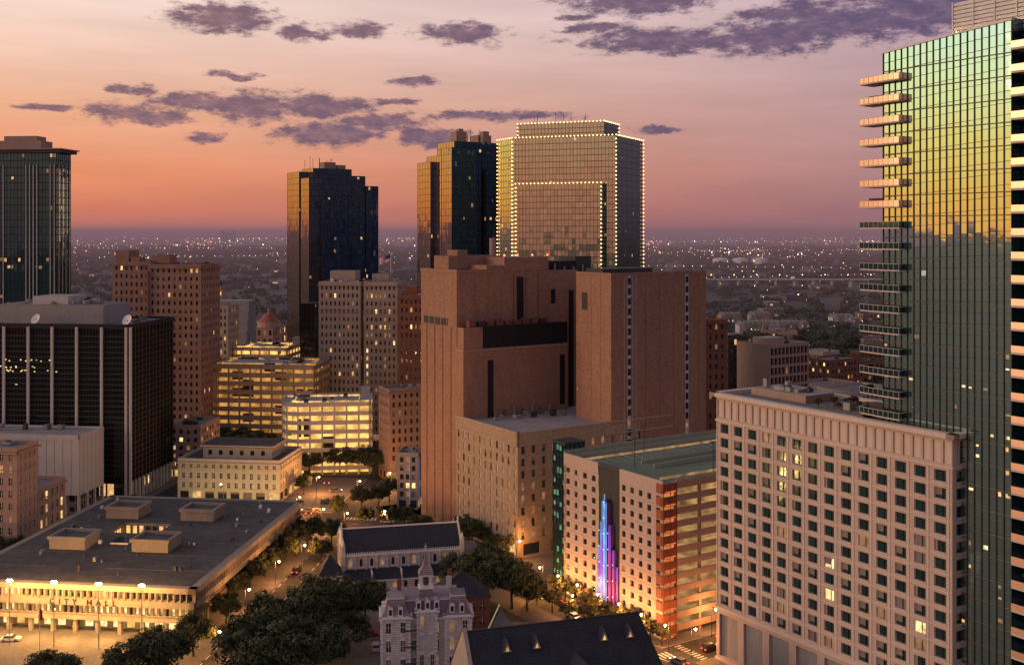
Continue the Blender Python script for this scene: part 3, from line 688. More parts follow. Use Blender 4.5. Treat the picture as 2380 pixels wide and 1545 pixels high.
mb.box(45, 47, LP-.45, LP-.31, 36.7, 77, m_black)
mb.box(37.4, 39.2, LP-.42, LP-.31, 72.5, 77.5, m_black)
mb.box(4, 26, LP+12, LP+22, 84.5, 89, m_brown, m_roofdk); mb.box(8, 12, LP+13, LP+20, 89, 91, m_brown, m_roofdk)
mb.box(38, 50, LP+2, LP+15, 80.01, 87, m_black); mb.box(51, 58, LP+4, LP+14, 80.01, 88.5, m_dark)
for k in range(8): mb.box(37.5+k*2.4, 38+k*2.4, LP+1.7, LP+1.98, 80.1, 87.5+R.uniform(-1.5,.6), m_dark)
for k in range(5): mb.cyl(40+k*4, LP+1, 80.1, 84+R.random()*3, .35, m_metal, 8)
mb.cyl(24, LP+16, 89, 95, 1.1, m_beigep, 10)
for x in (18.7, 24, 30, 36.3): mb.ball(x, LP+.2, 89.3, .42, e_red)
mb.box(.1, 41.5, LP-4.5, LP-.2, 36.62, 58.5, m_brown, m_roofdk)
mb.box(9.3, 11.4, LP-4.65, LP-4.5, 36.7, 55.3, m_black); mb.box(38.2, 40.2, LP-4.65, LP-4.5, 38.5, 55.3, m_black)
mb.box(.0, 41.6, LP-4.6, LP-.2, 58.5, 59.2, m_beigep)
mb.box(.3, 41.2, LP-4.3, LP-.3, 59.2, 66.2, m_brown, m_roofdk)
mb.box(7.6, 41.3, LP-4.6, LP-4.31, 59.3, 66.5, m_black)
for k in range(34): mb.box(7.8+k, 7.86+k, LP-4.68, LP-4.61, 59.3, 66.5, m_dark)
for k in range(9): mb.box(3+k*3.5, 5.6+k*3.5, LP-3.4, LP-1.2, 66.21, 67.6+R.random(), m_redbrick if R.random()<.6 else m_dark)
xD = 34.9
mb.box(xD, xD+40.3, -.25, 18.2, 36.62, 83.4, m_brown, m_roofdk)
mb.box(xD+12, xD+40.3, -.25, 18.2, .13, 36.6, m_brown)
mb.box(xD-.1, xD+40.4, -.35, -.05, 83.2, 84.2, m_brown); mb.box(xD-.1, xD+.3, -.05, 18.2, 83.2, 84.2, m_brown)
m_jt = surf('brown_joint', (.16, .085, .055), .9, var=.1)
for x in (5.2, 6.6, 8.6, 10.0, 31.0, 32.4): mb.box(xD+x, xD+x+.14, -.31, -.26, 20, 83.1, m_greyl)
for x in (6.75, 31.15):
    for j in range(18):
        zz = 26+j*3.2
        mb.box(xD+x, xD+x+1.2, -.30, -.255, zz, zz+2.1, e_dim if R.random()<.06 else g_win); mb.box(xD+x, xD+x+1.2, -.31, -.255, zz+2.1, zz+3.1, m_greyl)
for x in (14, 20, 26, 37): mb.box(xD+x, xD+x+.08, -.29, -.26, 20, 83.1, m_jt)
for x in range(1, 36, 5): mb.box(x+1.2, x+1.28, LP-.02 if x < 18 else LP-.19, LP, 67, 83, m_jt)
for y in (5, 10): mb.box(xD-.04, xD-.01, y, y+.1, 36.7, 83.1, m_jt)
mb.box(xD-.08, xD-.01, 12, 15, 72, 77.5, m_dark)
mb.box(xD+3, xD+24, 8, 17, 83.5, 85.2, m_dark)
mb.obj('brown_telephone_building', (1.7, 319), RG)

# ------------------------------------------------------------------ FAR TOWERS
mb = MB()
A1 = [(0,570),(53.2,550),(71,586),(71,622),(-7,622),(-7.5,584)]
zt1 = 146.5
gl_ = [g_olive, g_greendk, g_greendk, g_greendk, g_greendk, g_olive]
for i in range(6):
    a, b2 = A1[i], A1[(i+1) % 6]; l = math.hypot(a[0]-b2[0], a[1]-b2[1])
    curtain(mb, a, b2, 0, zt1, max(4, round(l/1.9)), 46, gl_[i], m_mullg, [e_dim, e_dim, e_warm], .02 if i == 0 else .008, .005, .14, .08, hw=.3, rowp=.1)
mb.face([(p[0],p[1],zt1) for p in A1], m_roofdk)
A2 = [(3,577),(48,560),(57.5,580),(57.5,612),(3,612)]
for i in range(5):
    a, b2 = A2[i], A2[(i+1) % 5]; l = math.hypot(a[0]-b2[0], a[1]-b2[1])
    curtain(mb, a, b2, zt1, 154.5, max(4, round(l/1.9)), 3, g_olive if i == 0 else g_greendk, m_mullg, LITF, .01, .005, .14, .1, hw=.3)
mb.face([(p[0],p[1],154.5) for p in A2], m_roofdk)
A3 = [(1.9,565.1),(45.4,548.7),(48.7,551.8),(3.3,568.9)]
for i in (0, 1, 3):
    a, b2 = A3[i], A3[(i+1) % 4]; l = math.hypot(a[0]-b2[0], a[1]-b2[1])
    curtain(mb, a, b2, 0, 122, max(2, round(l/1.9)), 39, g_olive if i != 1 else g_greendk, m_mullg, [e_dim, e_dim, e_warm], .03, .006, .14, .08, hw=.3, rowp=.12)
mb.face([(p[0],p[1],122) for p in A3], m_roofdk)
def bulbs(p, q_, n):
    for i in range(n+1):
        t = i/n; mb.ball(p[0]+(q_[0]-p[0])*t, p[1]+(q_[1]-p[1])*t, p[2]+(q_[2]-p[2])*t, .42, e_bulb)
for (x, y) in [(0,569.3),(53.2,549.3),(71.6,585.6),(-8,583.6)]: bulbs((x,y,60),(x,y,zt1+.4),42)
bulbs((0,569.3,zt1+.4),(53.2,549.3,zt1+.4),28); bulbs((53.2,549.3,zt1+.4),(71.4,585.6,zt1+.4),14); bulbs((-8,583.6,zt1+.4),(0,569.3,zt1+.4),7)
bulbs((3,576.5,155),(48,559.5,155),24); bulbs((48,559.5,155),(57.8,580,155),8)
bulbs((1.8,564.5,60),(1.8,564.5,122.4),30); bulbs((45.4,548,60),(45.4,548,122.4),30); bulbs((1.8,564.5,122.4),(45.4,548,122.4),22)
bulbs((3,576.5,147),(3,576.5,155),4); bulbs((57.8,579.8,147),(57.8,579.8,155),4)
for i in range(12): x = R.uniform(8,54); mb.cyl(x, R.uniform(580,600), 154.5, 154.5+R.uniform(2,8), .12, m_dark, 5)
mb.obj('string_lit_tower')
def mirror_tower(name, loc, th, parts, tops):
    mb = MB()
    for (x0,x1,y0,y1,h) in parts:
        nr = round(h/3.9)
        curtain(mb, (x0,y1), (x0,y0), 0, h, max(2, round((y1-y0)/1.9)), nr, g_sunside, m_mull, [e_dim, e_warm], .006, .006, .14, .08, hw=.2)
        curtain(mb, (x0,y0), (x1,y0), 0, h, max(2, round((x1-x0)/1.9)), nr, g_darkside, m_mull, [e_dim, e_warm, e_dim], .012, .008, .14, .08, hw=.2, rowp=.15)
        curtain(mb, (x1,y0), (x1,y1), 0, h, max(2, round((y1-y0)/4)), nr//2, g_darkside, m_mull, LITF, .01, .006, .2, .1)
        curtain(mb, (x1,y1), (x0,y1), 0, h, max(2, round((x1-x0)/4)), nr//2, g_darkside, m_mull, LITF, .01, .006, .2, .1)
        mb.face([(x0,y0,h),(x1,y0,h),(x1,y1,h),(x0,y1,h)], m_roofdk)
    for (x0,x1,y0,y1,z0,z1) in tops: mb.box(x0,x1,y0,y1,z0,z1, m_beigep, m_roofdk)
    for i in range(8): x = R.uniform(6,28); mb.cyl(x, R.uniform(8,26), parts[0][4], parts[0][4]+R.uniform(6,9), .15, m_dark, 5)
    return mb.obj(name, loc, th)
x_, y_ = sv(718, Y=690)
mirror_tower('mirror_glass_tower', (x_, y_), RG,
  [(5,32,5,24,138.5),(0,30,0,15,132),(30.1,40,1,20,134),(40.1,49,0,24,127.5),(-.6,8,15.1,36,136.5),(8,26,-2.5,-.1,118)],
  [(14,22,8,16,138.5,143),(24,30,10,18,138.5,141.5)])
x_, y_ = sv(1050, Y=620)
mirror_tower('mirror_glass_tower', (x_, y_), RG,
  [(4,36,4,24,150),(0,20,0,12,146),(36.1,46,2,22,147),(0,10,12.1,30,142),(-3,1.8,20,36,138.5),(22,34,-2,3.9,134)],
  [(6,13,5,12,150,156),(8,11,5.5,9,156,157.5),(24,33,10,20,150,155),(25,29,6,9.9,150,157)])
mb = MB(); W = 70; z1 = 138
for a, b2, nc in [((-W,0),(0,0),36), ((0,0),(0,14),7), ((0,14),(-W,14),24), ((-W,14),(-W,0),7)]:
    curtain(mb, a, b2, 0, z1, nc, 36, g_greendk, m_mull, [e_dim, e_dim, e_warm], .025, .005, .15, .12, hw=.5, rowp=.15)
for x in (-1, -3.2, -10.5, -12.5, -14.5, -16.5, -29, -31): mb.box(x-.2, x+.2, -.6, -.15, 0, z1-6, m_greyl)
for x in (1.5, 5, 8.5, 12): mb.box(.15, .5, x, x+.35, 0, z1-6, m_greyl)
mb.box(-W-3, 4, -3, 16, z1+1.6, z1+2.2, m_beigep, m_roofgy); mb.box(-W-1.5, 3, -2.0, 15.0, z1, z1+1.6, m_dark)
mb.box(-45, -9, 1, 12, z1+2.3, z1+6.5, m_beigep, m_roofgy); mb.box(-30, -12, 2, 11, z1+6.5, z1+9, m_beigep, m_roofgy)
mb.obj('finned_office_tower', (-235, 555), LG)

# ------------------------------------------------------------------ MID-DISTANCE BUILDINGS
x_, y_ = sv(467, Y=470)
mb = bld('x', None, 0, -24, 0, 0, 22, 82, m_roseb, 22, 2.6, .42, .5, .07, finish=False, cornice=.8, roof=m_roofdk, units=5)
bld('x', None, 0, -42, -24.5, 3, 22, 83, m_roseb, 22, 2.6, .42, .5, .06, finish=False, cornice=.8, mb=mb, units=4)
mb.box(-42.2, -36, 6, 16, 83, 89, m_roseb, m_roofdk); mb.box(-35, -31, 6, 12, 83, 86, m_roseb, m_roofdk); mb.box(-26, -18, 8, 16, 83, 87, m_roseb, m_roofdk)
mb.box(-24.3, -23.9, -1.2, 0, 0, 80, m_roseb)
mb.obj('brick_highrise_hotel', (x_, y_), LG)
x_, y_ = sv(415, Y=425); bld('small_brick_building', (x_, y_), LG, -4, 9, 0, 20, 20, m_beigep, 5, 3, .5, .5, .2)
x_, y_ = sv(530, Y=560); bld('beige_office_building', (x_, y_), LG, -16, 0, 0, 16, 58, m_beige, 15, 2.3, .45, .55, .06)
x_, y_ = sv(520, Y=640); mb = MB()
for i in range(6): mb.box(-20+i*2, 14-i*.2, -3+i*2, 18, 20+i*6, 26+i*6, m_grey, m_rooflt)
mb.box(-20, 14, -3, 18, 0, 20, m_grey)
facade(mb, (-20,-3.05), (14,-3.05), 2, 20, 12, 5, .6, .5, m_grey, g_win, LIT, .2); mb.obj('stepped_office_building', (x_, y_), LG)
x_, y_ = sv(838, Y=500); mb = MB()
bld('x', None, 0, -20, 0, 0, 20, 73, m_beige, 19, 2.35, .42, .52, .13, finish=False, cornice=.7, mb=mb)
bld('x', None, 0, 1.5, 17.5, 0, 20, 73, m_beige, 19, 2.35, .42, .52, .18, finish=False, cornice=.7, mb=mb)
facade(mb, (.05,8), (1.45,8), 2, 72, 1, 18, .6, .5, m_beige, g_win, [e_yel, e_warm], .8)
mb.box(-16, -4, 5, 15, 73.1, 79, m_beige, m_roofdk); mb.box(4, 12, 6, 14, 73.1, 77.5, m_beige, m_roofdk)
for k in range(9): mb.box(-19+k*4, -17.5+k*4, 2, 3.5, 73.1, 73.8+R.random()*2.5, R.choice([m_metal, m_white, m_grey]))
mb.cyl(12, 10, 73, 87, .12, m_white, 6)
m_fr, m_fw, m_fb = surf('flag_red', (.5,.03,.03)), surf('flag_white', (.7,.7,.7)), surf('flag_blue', (.03,.04,.2))
for k in range(13):
    for s in range(6):
        xa, xb = 11.9-s*.9, 11.9-(s+1)*.9; wv_ = lambda x: .35*math.sin(x*2.2)-.0
        sl = lambda x: -(11.9-x)*.35
        mm = m_fb if (k >= 6 and s < 3) else (m_fr if k % 2 == 0 else m_fw)
        z0_, z1_ = 83.3+k*.26, 83.3+(k+1)*.26
        mb.face([(xa,10+wv_(xa),z0_+sl(xa)),(xb,10+wv_(xb),z0_+sl(xb)),(xb,10+wv_(xb),z1_+sl(xb)),(xa,10+wv_(xa),z1_+sl(xa))], mm)
mb.obj('twin_wing_beige_building', (x_, y_), LG)
x_, y_ = sv(732, Y=560); mb = MB()
curtain(mb, (-8,0), (0,0), 0, 60, 4, 16, g_black, m_black, LIT, .02); curtain(mb, (0,0), (0,10), 0, 60, 4, 16, g_black, m_black, LIT, .02)
mb.box(-8, -.3, .3, 10, 0, 60, m_black); mb.obj('black_slab_building', (x_, y_), LG)
x_, y_ = sv(977, Y=480); bld('red_brick_highrise', (x_, y_), LG, -10, 8, 0, 14, 68, m_redbrick, 17, 2.2, .4, .5, .1, cornice=.5, pent=(-8,-2,3,9,5))
def garage(name, loc, th, x0, x1, y0, y1, h, nr, wall, lm, roofm=m_rooflt, chamf=0, bf=.45, lp_=.9):
    mb = MB()
    if chamf: poly = [(x0+chamf,y0),(x1,y0),(x1,y1),(x0,y1),(x0,y0+chamf),(x0+chamf*.3,y0+chamf*.3)]
    else: poly = [(x0,y0),(x1,y0),(x1,y1),(x0,y1)]
    for i in range(len(poly)): decks(mb, poly[i], poly[(i+1) % len(poly)], 0, h, nr, wall, lm, bandf=bf, depth=5, litp=lp_, col=5)
    mb.face([(p[0],p[1],h-.7) for p in poly], roofm)
    for i in range(4): xx = x0+(x1-x0)*(i+.5)/4; mb.cyl(xx, (y0+y1)/2, h-.7, h+5, .1, m_dark, 5); mb.box(xx-.6, xx+.6, (y0+y1)/2-.1, (y0+y1)/2+.1, h+5, h+5.15, m_dark)
    for i in range(6): xx = R.uniform(x0+3, x1-8); yy = R.uniform(y0+3, y1-6); mb.box(xx, xx+1.8, yy, yy+4.3, h-.5, h+.2, R.choice([m_white, m_dark, m_metal])); mb.box(xx+.15, xx+1.65, yy+1, yy+3.3, h+.2, h+.75, g_win)
    mb.box(x1-5, x1-1, y1-6, y1-1, h-.7, h+3, wall, roofm)
    return mb.obj(name, loc, th)
x_, y_ = sv(732, Y=478); garage('tan_parking_garage', (x_, y_), LG, -50, 0, 0, 30, 38, 10, m_tan, e_deck3, bf=.56, lp_=.85)
x_, y_ = sv(668, Y=560); garage('upper_parking_garage', (x_, y_), LG, -30, 0, 0, 30, 37, 10, m_beige, e_deck, bf=.5)
x_, y_ = sv(862, Y=432); garage('white_parking_garage', (x_, y_), 6, -36, 0, 0, 26, 29, 8, m_greyl, e_deck, chamf=7, bf=.45, lp_=.92)
x_, y_ = sv(905, Y=418); bld('beige_corner_building', (x_, y_), RG-6, 0, 16, 0, 12, 35, m_beigep, 9, 2.5, .42, .55, .08, cornice=.5)
x_, y_ = sv(972, Y=376); mb = bld('x', None, 0, -7.5, 0, 0, 12, 19, m_grey, 5, 2.6, .6, .6, .25, finish=False)
mb.box(.02, .14, 1, 1.5, 1, 18, emit('blue_strip', (.2,.3,.8), .5, 0)); mb.box(-3.05, -2.9, -.2, -.05, 2, 18, bpy.data.materials['blue_strip'])
mb.obj('small_modern_building', (x_, y_), LG)
x_, y_ = sv(1640, Y=420); bld('brick_apartment_tower', (x_, y_), 4, -14, 8.4, 0, 16, 62, m_redbrick, 15, 2.6, .38, .5, .15, cornice=.5)
x_, y_ = sv(1692, Y=450); bld('dark_office_building', (x_, y_), 4, 0, 6.5, 0, 16, 53, m_dark, 13, 2.2, .6, .6, .05)
x_, y_ = sv(1788, Y=430); bld('concrete_grid_building', (x_, y_), RG, 0, 23, 0, 18, 51, m_beigep, 12, 2.4, .74, .74, .03, gl=g_black, rec=.8, plain=('l',), roof=m_rooflt, pent=(4,14,5,13,3))
x_, y_ = sv(1905, Y=520); bld('lowrise_office_building', (x_, y_), RG, 0, 26, 0, 18, 22, m_beigep, 5, 3, .5, .5, .2)
x_, y_ = sv(1990, Y=470); bld('lowrise_office_building', (x_, y_), RG, 0, 30, 0, 22, 26, m_beige, 6, 3, .5, .5, .2)
x_, y_ = sv(1930, Y=640); bld('lowrise_office_building', (x_, y_), RG, 0, 30, 0, 18, 20, m_redbrick, 4, 3, .5, .5, .3)
x_, y_ = sv(498, Y=800); mb = MB()
m_court = surf('courthouse_granite', (.42, .25, .16), .85, var=.2)
facade(mb, (-30,0), (45,0), 0, 26, 18, 4, .45, .6, m_court, g_win, LIT, .3); facade(mb, (45,0), (45,40), 0, 26, 8, 4, .45, .6, m_court, g_win, LIT, .3)
mb.box(-30, 44.7, .3, 40, 0, 26, m_court, m_roofdk); mb.box(-4.5, 4.5, 4, 13, 26, 50, m_court)
mb.box(-5.2, 5.2, 3.3, 13.7, 48, 49.5, m_beige); mb.box(-3.6, 3.6, 4.9, 12.1, 50, 57, m_court)
mb.cyl(0, 8.5, 57, 60, 3.4, m_dark, 12, 2.2); mb.cyl(0, 8.5, 60, 64, 2.2, m_dark, 12, .1)
e_clock = emit('clock_face', (1, .75, .4), 2.5, 0)
for k in range(12):
    t = 2*math.pi*k/12; t2 = 2*math.pi*(k+1)/12
    mb.face([(0,4.84,53.5),(2.5*math.cos(t),4.84,53.5+2.5*math.sin(t)),(2.5*math.cos(t2),4.84,53.5+2.5*math.sin(t2))], e_clock)
mb.box(-.12, .12, 4.75, 4.8, 53.5, 55.4, m_black); mb.box(0, 1.4, 4.74, 4.79, 53.4, 53.6, m_black)
for s in (-1, 1): mb.box(s*3-.6, s*3+.6, 4.3, 4.9, 50, 53, e_warm)
mb.cyl(38, 12, 26, 30, 9, m_court, 16, 8); mb.cyl(38, 12, 30, 36, 8, m_copper, 16, 2.5); mb.cyl(38, 12, 36, 40, 1.4, m_court, 8)
mb.obj('courthouse_clock_tower', (x_, y_), LG)
occ = []
def free(x, y, r):
    for (a, b2, c2) in occ:
        if math.hypot(a-x, b2-y) < r+c2: return False
    return True
for (u, Y, r) in [(750,690,40),(1090,620,45),(1330,590,60),(80,555,60),(350,480,35),(830,510,35),(620,490,40),(600,575,30),(500,650,25),(520,810,45),(1760,440,30),(1950,525,25),(2010,480,30),(1650,430,20)]:
    occ.append((*sv(u, Y=Y), r))
m_dbeige = surf('dim_beige_wall', (.22, .18, .15), .9, var=.2)
walls = [m_beige, m_beigep, m_grey, m_redbrick, m_dbeige, m_tan, m_redbrick, m_dbeige]
cnt = 0
for t in range(1500):
    if cnt > 70: break
    Y = R.uniform(500, 1250); u = R.uniform(0, 2400)
    x, y = sv(u, Y=Y)
    if 690 < u < 1640 and Y < 560: continue
    if not free(x, y, 17): continue
    occ.append((x, y, 20)); cnt += 1
    far = Y > 800
    h = R.uniform(6, 24) if not far else R.uniform(4, 11)
    wdt, dep = R.uniform(14, 32), R.uniform(12, 26)
    fl = max(1, int(h/4)-1)
    bld('lowrise_building', (x, y), R.choice([LG, LG, RG, 10]), -wdt/2, wdt/2, -dep/2, dep/2, h, R.choice(walls), fl, 4 if far else 3, .45, .5, .12, roof=R.choice([m_roofgy, m_rooflt, m_roofdk, m_roofdk]), units=4, base=3.5 if h > 8 else 0)
for k, (u, Y) in enumerate([(1745, 1010), (1800, 1010), (1855, 1015), (1700, 1120), (1770,1130), (1960,1100)]):
    x, y = sv(u, Y=Y); mb = MB()
    for i in range(4):
        x0 = -11+i*5.6; wl = R.choice([m_greyl, m_beige, m_grey])
        facade(mb, (x0,0), (x0+5.5,0), 0, 10, 2, 3, .4, .5, wl, g_win, LIT, .2); mb.box(x0, x0+5.5, .3, 12, 0, 10, wl)
        mb.face([(x0-.2,-.3,10),(x0+5.7,-.3,10),(x0+2.75,-.3,13.5)], wl)
        mb.face([(x0-.2,-.3,10),(x0+2.75,-.3,13.5),(x0+2.75,12.3,13.5),(x0-.2,12.3,10)], m_roofgy); mb.face([(x0+5.7,-.3,10),(x0+5.7,12.3,10),(x0+2.75,12.3,13.5),(x0+2.75,-.3,13.5)], m_roofgy)
    mb.obj('townhouse_row', (x, y), 8)
mb = MB(); mb.box(260, 900, 1890, 1902, 13, 15, m_greyl)
for i in range(20): mb.box(265+i*33, 268+i*33, 1892, 1900, 0, 13, m_greyl)
for i in range(16): mb.cyl(270+i*40, 1889, 15, 22, .2, m_dark, 5); mb.ball(270+i*40, 1889, 22.4, .6, e_lamp)
mb.obj('road_viaduct')
mb = MB()
for i in range(3): mb.cyl(640+i*60, 3300, 0, 16, 24, m_white, 20); mb.cyl(640+i*60, 3300, 16, 20, 24, m_white, 20, .1)
mb.obj('storage_tanks')
mb = MB()
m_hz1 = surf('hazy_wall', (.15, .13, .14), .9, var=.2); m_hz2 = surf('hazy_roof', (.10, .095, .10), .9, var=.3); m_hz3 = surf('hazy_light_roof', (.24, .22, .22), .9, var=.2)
for i in range(430):
    Y = 1250*math.exp(R.random()**.8*2.3); x = R.uniform(-.55, .55)*Y
    w_, d_, h_ = R.uniform(8, 40)*(1+Y/8000), R.uniform(8, 30), R.uniform(3, 8)*(1+Y/9000)
    mb.box(x, x+w_, Y, Y+d_, 0, h_, R.choice([m_hz1, m_hz1, m_hz2, m_hz3]), R.choice([m_hz2, m_hz2, m_hz3]))
    if R.random() < .3: mb.box(x+w_*.2, x+w_*.4, Y-.5, Y-.1, h_*.25, h_*.6, e_warm)
x, y = sv(530, Y=11500)
for i in range(6): mb.box(x+i*26-80, x+i*26-58, y, y+40, 0, R.uniform(88, 118), m_hill)
mb.obj('distant_town')
cols = [emit('far_light_orange', (1, .45, .14), 7, 0), emit('far_light_warm', (1, .68, .38), 10, 0), emit('far_light_white', (1, .92, .8), 13, 0), emit('far_light_pink', (1, .35, .4), 7, 0), emit('far_light_red', (1, .08, .05), 8, 0), emit('far_light_cool', (.5, .8, .9), 5, 0)]
mb = MB()
cl = [(R.uniform(-.5,.5), 3500*math.exp(R.random()*1.4), R.uniform(.01,.05)) for _ in range(46)]
for i in range(2300):
    k = R.random()
    if k < .6:
        a, Y0, s = R.choice(cl); Y = Y0*(1+R.gauss(0, .07)); x = (a+R.gauss(0, s))*Y
    elif k < .75: Y = 800*math.exp(R.random()*2.2); x = R.uniform(-.52, .52)*Y
    else: Y = R.uniform(5000, 16000); x = R.uniform(-.52, .52)*Y
    r = Y*.00022*R.choice([.6, .8, .8, 1, 1, 1.2, 2.2]); z = R.uniform(5, 12)+ (14 if Y > 12000 else 0)
    m = R.choices(cols, [5, 5, 2.5, .8, .7, .5])[0]; mb.ball(x, Y, z, r, m)
for (x0, y0, x1, y1, n_) in [(900,5200,2300,5600,70),(-1500,3900,-500,4300,50),(350,2100,1000,2400,40),(300,2900,1400,2500,50),(-2600,6200,-900,6000,60)]:
    for i in range(n_): t = i/n_; mb.ball(x0+(x1-x0)*t, y0+(y1-y0)*t, 8, (y0)*.00025, R.choice(cols[:2]))
mb.obj('distant_city_lights')
m_ftree = surf('far_foliage', (.042, .048, .03), .95, var=.5, big=.02, fine=.4, streak=False)
def tuft(mb, x, y, r, h, mm):
    k = mb.mat(mm)
    for j in range(16):
        a = R.uniform(0, 6.28); rr = r*math.sqrt(R.random()); zz = h*(.25+.7*R.random()*(1-(rr/r)**2*.6)); s = r*R.uniform(.22, .42)
        cx_, cy_ = x+rr*math.cos(a), y+rr*math.sin(a)
        b = len(mb.v)
        for t in range(5):
            th = t*1.2566+R.random()*.5; mb.v.append((cx_+s*math.cos(th)*R.uniform(.7,1.2), cy_+s*math.sin(th), zz-s*.4+R.uniform(-.2,.2)*s))
        mb.v.append((cx_, cy_, zz+s*.7))
        for t in range(5): mb.f.append((b+t, b+(t+1)%5, b+5)); mb.m.append(k)
mb = MB()
for i in range(6500):
    Y = 620*math.exp(R.random()**.9*2.4); x = R.uniform(-.56, .56)*Y
    if Y < 1400 and not free(x, Y, -4): continue
    s = 1+max(0, Y-1500)/1300; tuft(mb, x, Y, R.uniform(4, 8)*s, R.uniform(7, 11)*(1+max(0,Y-2000)/9000), m_ftree)
mb.obj('distant_trees')

# ------------------------------------------------------------------ CATHEDRAL
mb = MB()
Lc, Wc, ze, zr = 32, 13, 9.5, 14.8
def lancet(mb, p0, p1, a, z0, w_, h_, m, o=.04):
    P, l = mb.fr(p0, p1)
    pts_ = [P(a-w_/2,z0,o), P(a+w_/2,z0,o), P(a+w_/2,z0+h_*.65,o), P(a+w_*.3,z0+h_*.87,o), P(a,z0+h_,o), P(a-w_*.3,z0+h_*.87,o), P(a-w_/2,z0+h_*.65,o)]
    mb.face(pts_, m)
    for s in (-1, 1): mb.fbox(p0, p1, a+s*(w_/2+.12)-.1, a+s*(w_/2+.12)+.1, z0-.1, z0+h_*.72, 0, .16, m_white)
    mb.fbox(p0, p1, a-w_/2-.2, a+w_/2+.2, z0-.3, z0-.1, 0, .2, m_white)
mb.box(0, Lc, 0, Wc, .13, ze, m_stone)
for i in range(11):
    a = 1.6+i*2.9; lancet(mb, (0,0), (Lc,0), a, 6.1, .9, 2.2, g_win if i % 3 else e_dim); mb.box(a+1.2, a+1.6, -.35, 0, 4.6, 9.2, m_stone)
mb.box(-.1, Lc+.1, -.45, 0, ze-.5, ze, m_white)
for i in range(54): mb.box(.1+i*.6, .4+i*.6, -.4, -.1, ze, ze+.45, m_white)
mb.face([(-.3,-.1,ze+.02),(Lc+.3,-.1,ze+.02),(Lc+.3,Wc/2,zr),(-.3,Wc/2,zr)], m_slate); mb.face([(Lc+.3,Wc+.1,ze+.02),(-.3,Wc+.1,ze+.02),(-.3,Wc/2,zr),(Lc+.3,Wc/2,zr)], m_slate)
mb.box(-.3, Lc+.3, Wc/2-.15, Wc/2+.15, zr-.1, zr+.25, m_white)
for x in (-.6, Lc+.1):
    for s in (0, 1):
        for k in range(9):
            y0 = (Wc/2)*k/9; y1 = (Wc/2)*(k+1)/9; zt = ze+(zr-ze)*(k+1)/9+.45
            if s: y0, y1 = Wc-y1, Wc-y0
            mb.box(x, x+.5, y0, y1, .13, zt, m_stone)
    mb.box(x+.1, x+.4, Wc/2-.1, Wc/2+.1, zr, zr+1.8, m_white); mb.box(x+.1, x+.4, Wc/2-.5, Wc/2+.5, zr+1.1, zr+1.35, m_white)
    for yy in (-.7, Wc-.1): mb.box(x-.3, x+.8, yy, yy+.9, .13, ze+2.5, m_stone); mb.cyl(x+.25, yy+.45, ze+2.5, ze+4.4, .6, m_stone, 4, .05)
lancet(mb, (-.6,Wc), (-.6,0), Wc/2, 6, 2.2, 5, g_win)
mb.box(0, Lc, -4.5, -.01, .13, 3.6, m_stone); mb.face([(-.2,-4.8,3.6),(Lc+.2,-4.8,3.6),(Lc+.2,-.05,5.4),(-.2,-.05,5.4)], m_slate)
for x in (7, 15, 23): mb.box(x, x+.3, -4.7, 0, 3.6, 5.6, m_stone)
for i in range(11): lancet(mb, (0,-4.5), (Lc,-4.5), 1.6+i*2.9, 1, 1, 2.1, g_win if i % 4 else e_dim)
mb.box(-2, Lc+3, -4.9, -4.6, 3.2, 3.6, m_white)
mb.box(Lc+.6, Lc+6, 2, 11, .13, 8, m_stone, m_roofgy); mb.box(-7, -.7, -3, 4, .13, 5, m_stone)
mb.face([(-7.2,-3.2,5),(-.6,-3.2,5),(-3.8,.5,10)], m_slate); mb.face([(-.6,-3.2,5),(-.6,4.2,5),(-3.8,.5,10)], m_slate); mb.face([(-7.2,4.2,5),(-7.2,-3.2,5),(-3.8,.5,10)], m_slate); mb.face([(-.6,4.2,5),(-7.2,4.2,5),(-3.8,.5,10)], m_slate)
mb.obj('cathedral', (-45.5, 292), 13)
mb = bld('x', None, 0, 0, 13, 0, 10, 7.5, m_redbrick, 2, 2.6, .4, .6, .15, finish=False, base=0, units=0, mull=m_white, par=.05)
mb.face([(-.5,-.5,7.6),(13.5,-.5,7.6),(6.5,5,13)], m_slate); mb.face([(13.5,-.5,7.6),(13.5,10.5,7.6),(6.5,5,13)], m_slate); mb.face([(13.5,10.5,7.6),(-.5,10.5,7.6),(6.5,5,13)], m_slate); mb.face([(-.5,10.5,7.6),(-.5,-.5,7.6),(6.5,5,13)], m_slate)
mb.box(3, 4, 3, 4, 9, 14, m_redbrick)
mb.obj('brick_rectory', (*sv(1015, Y=262),), 8)

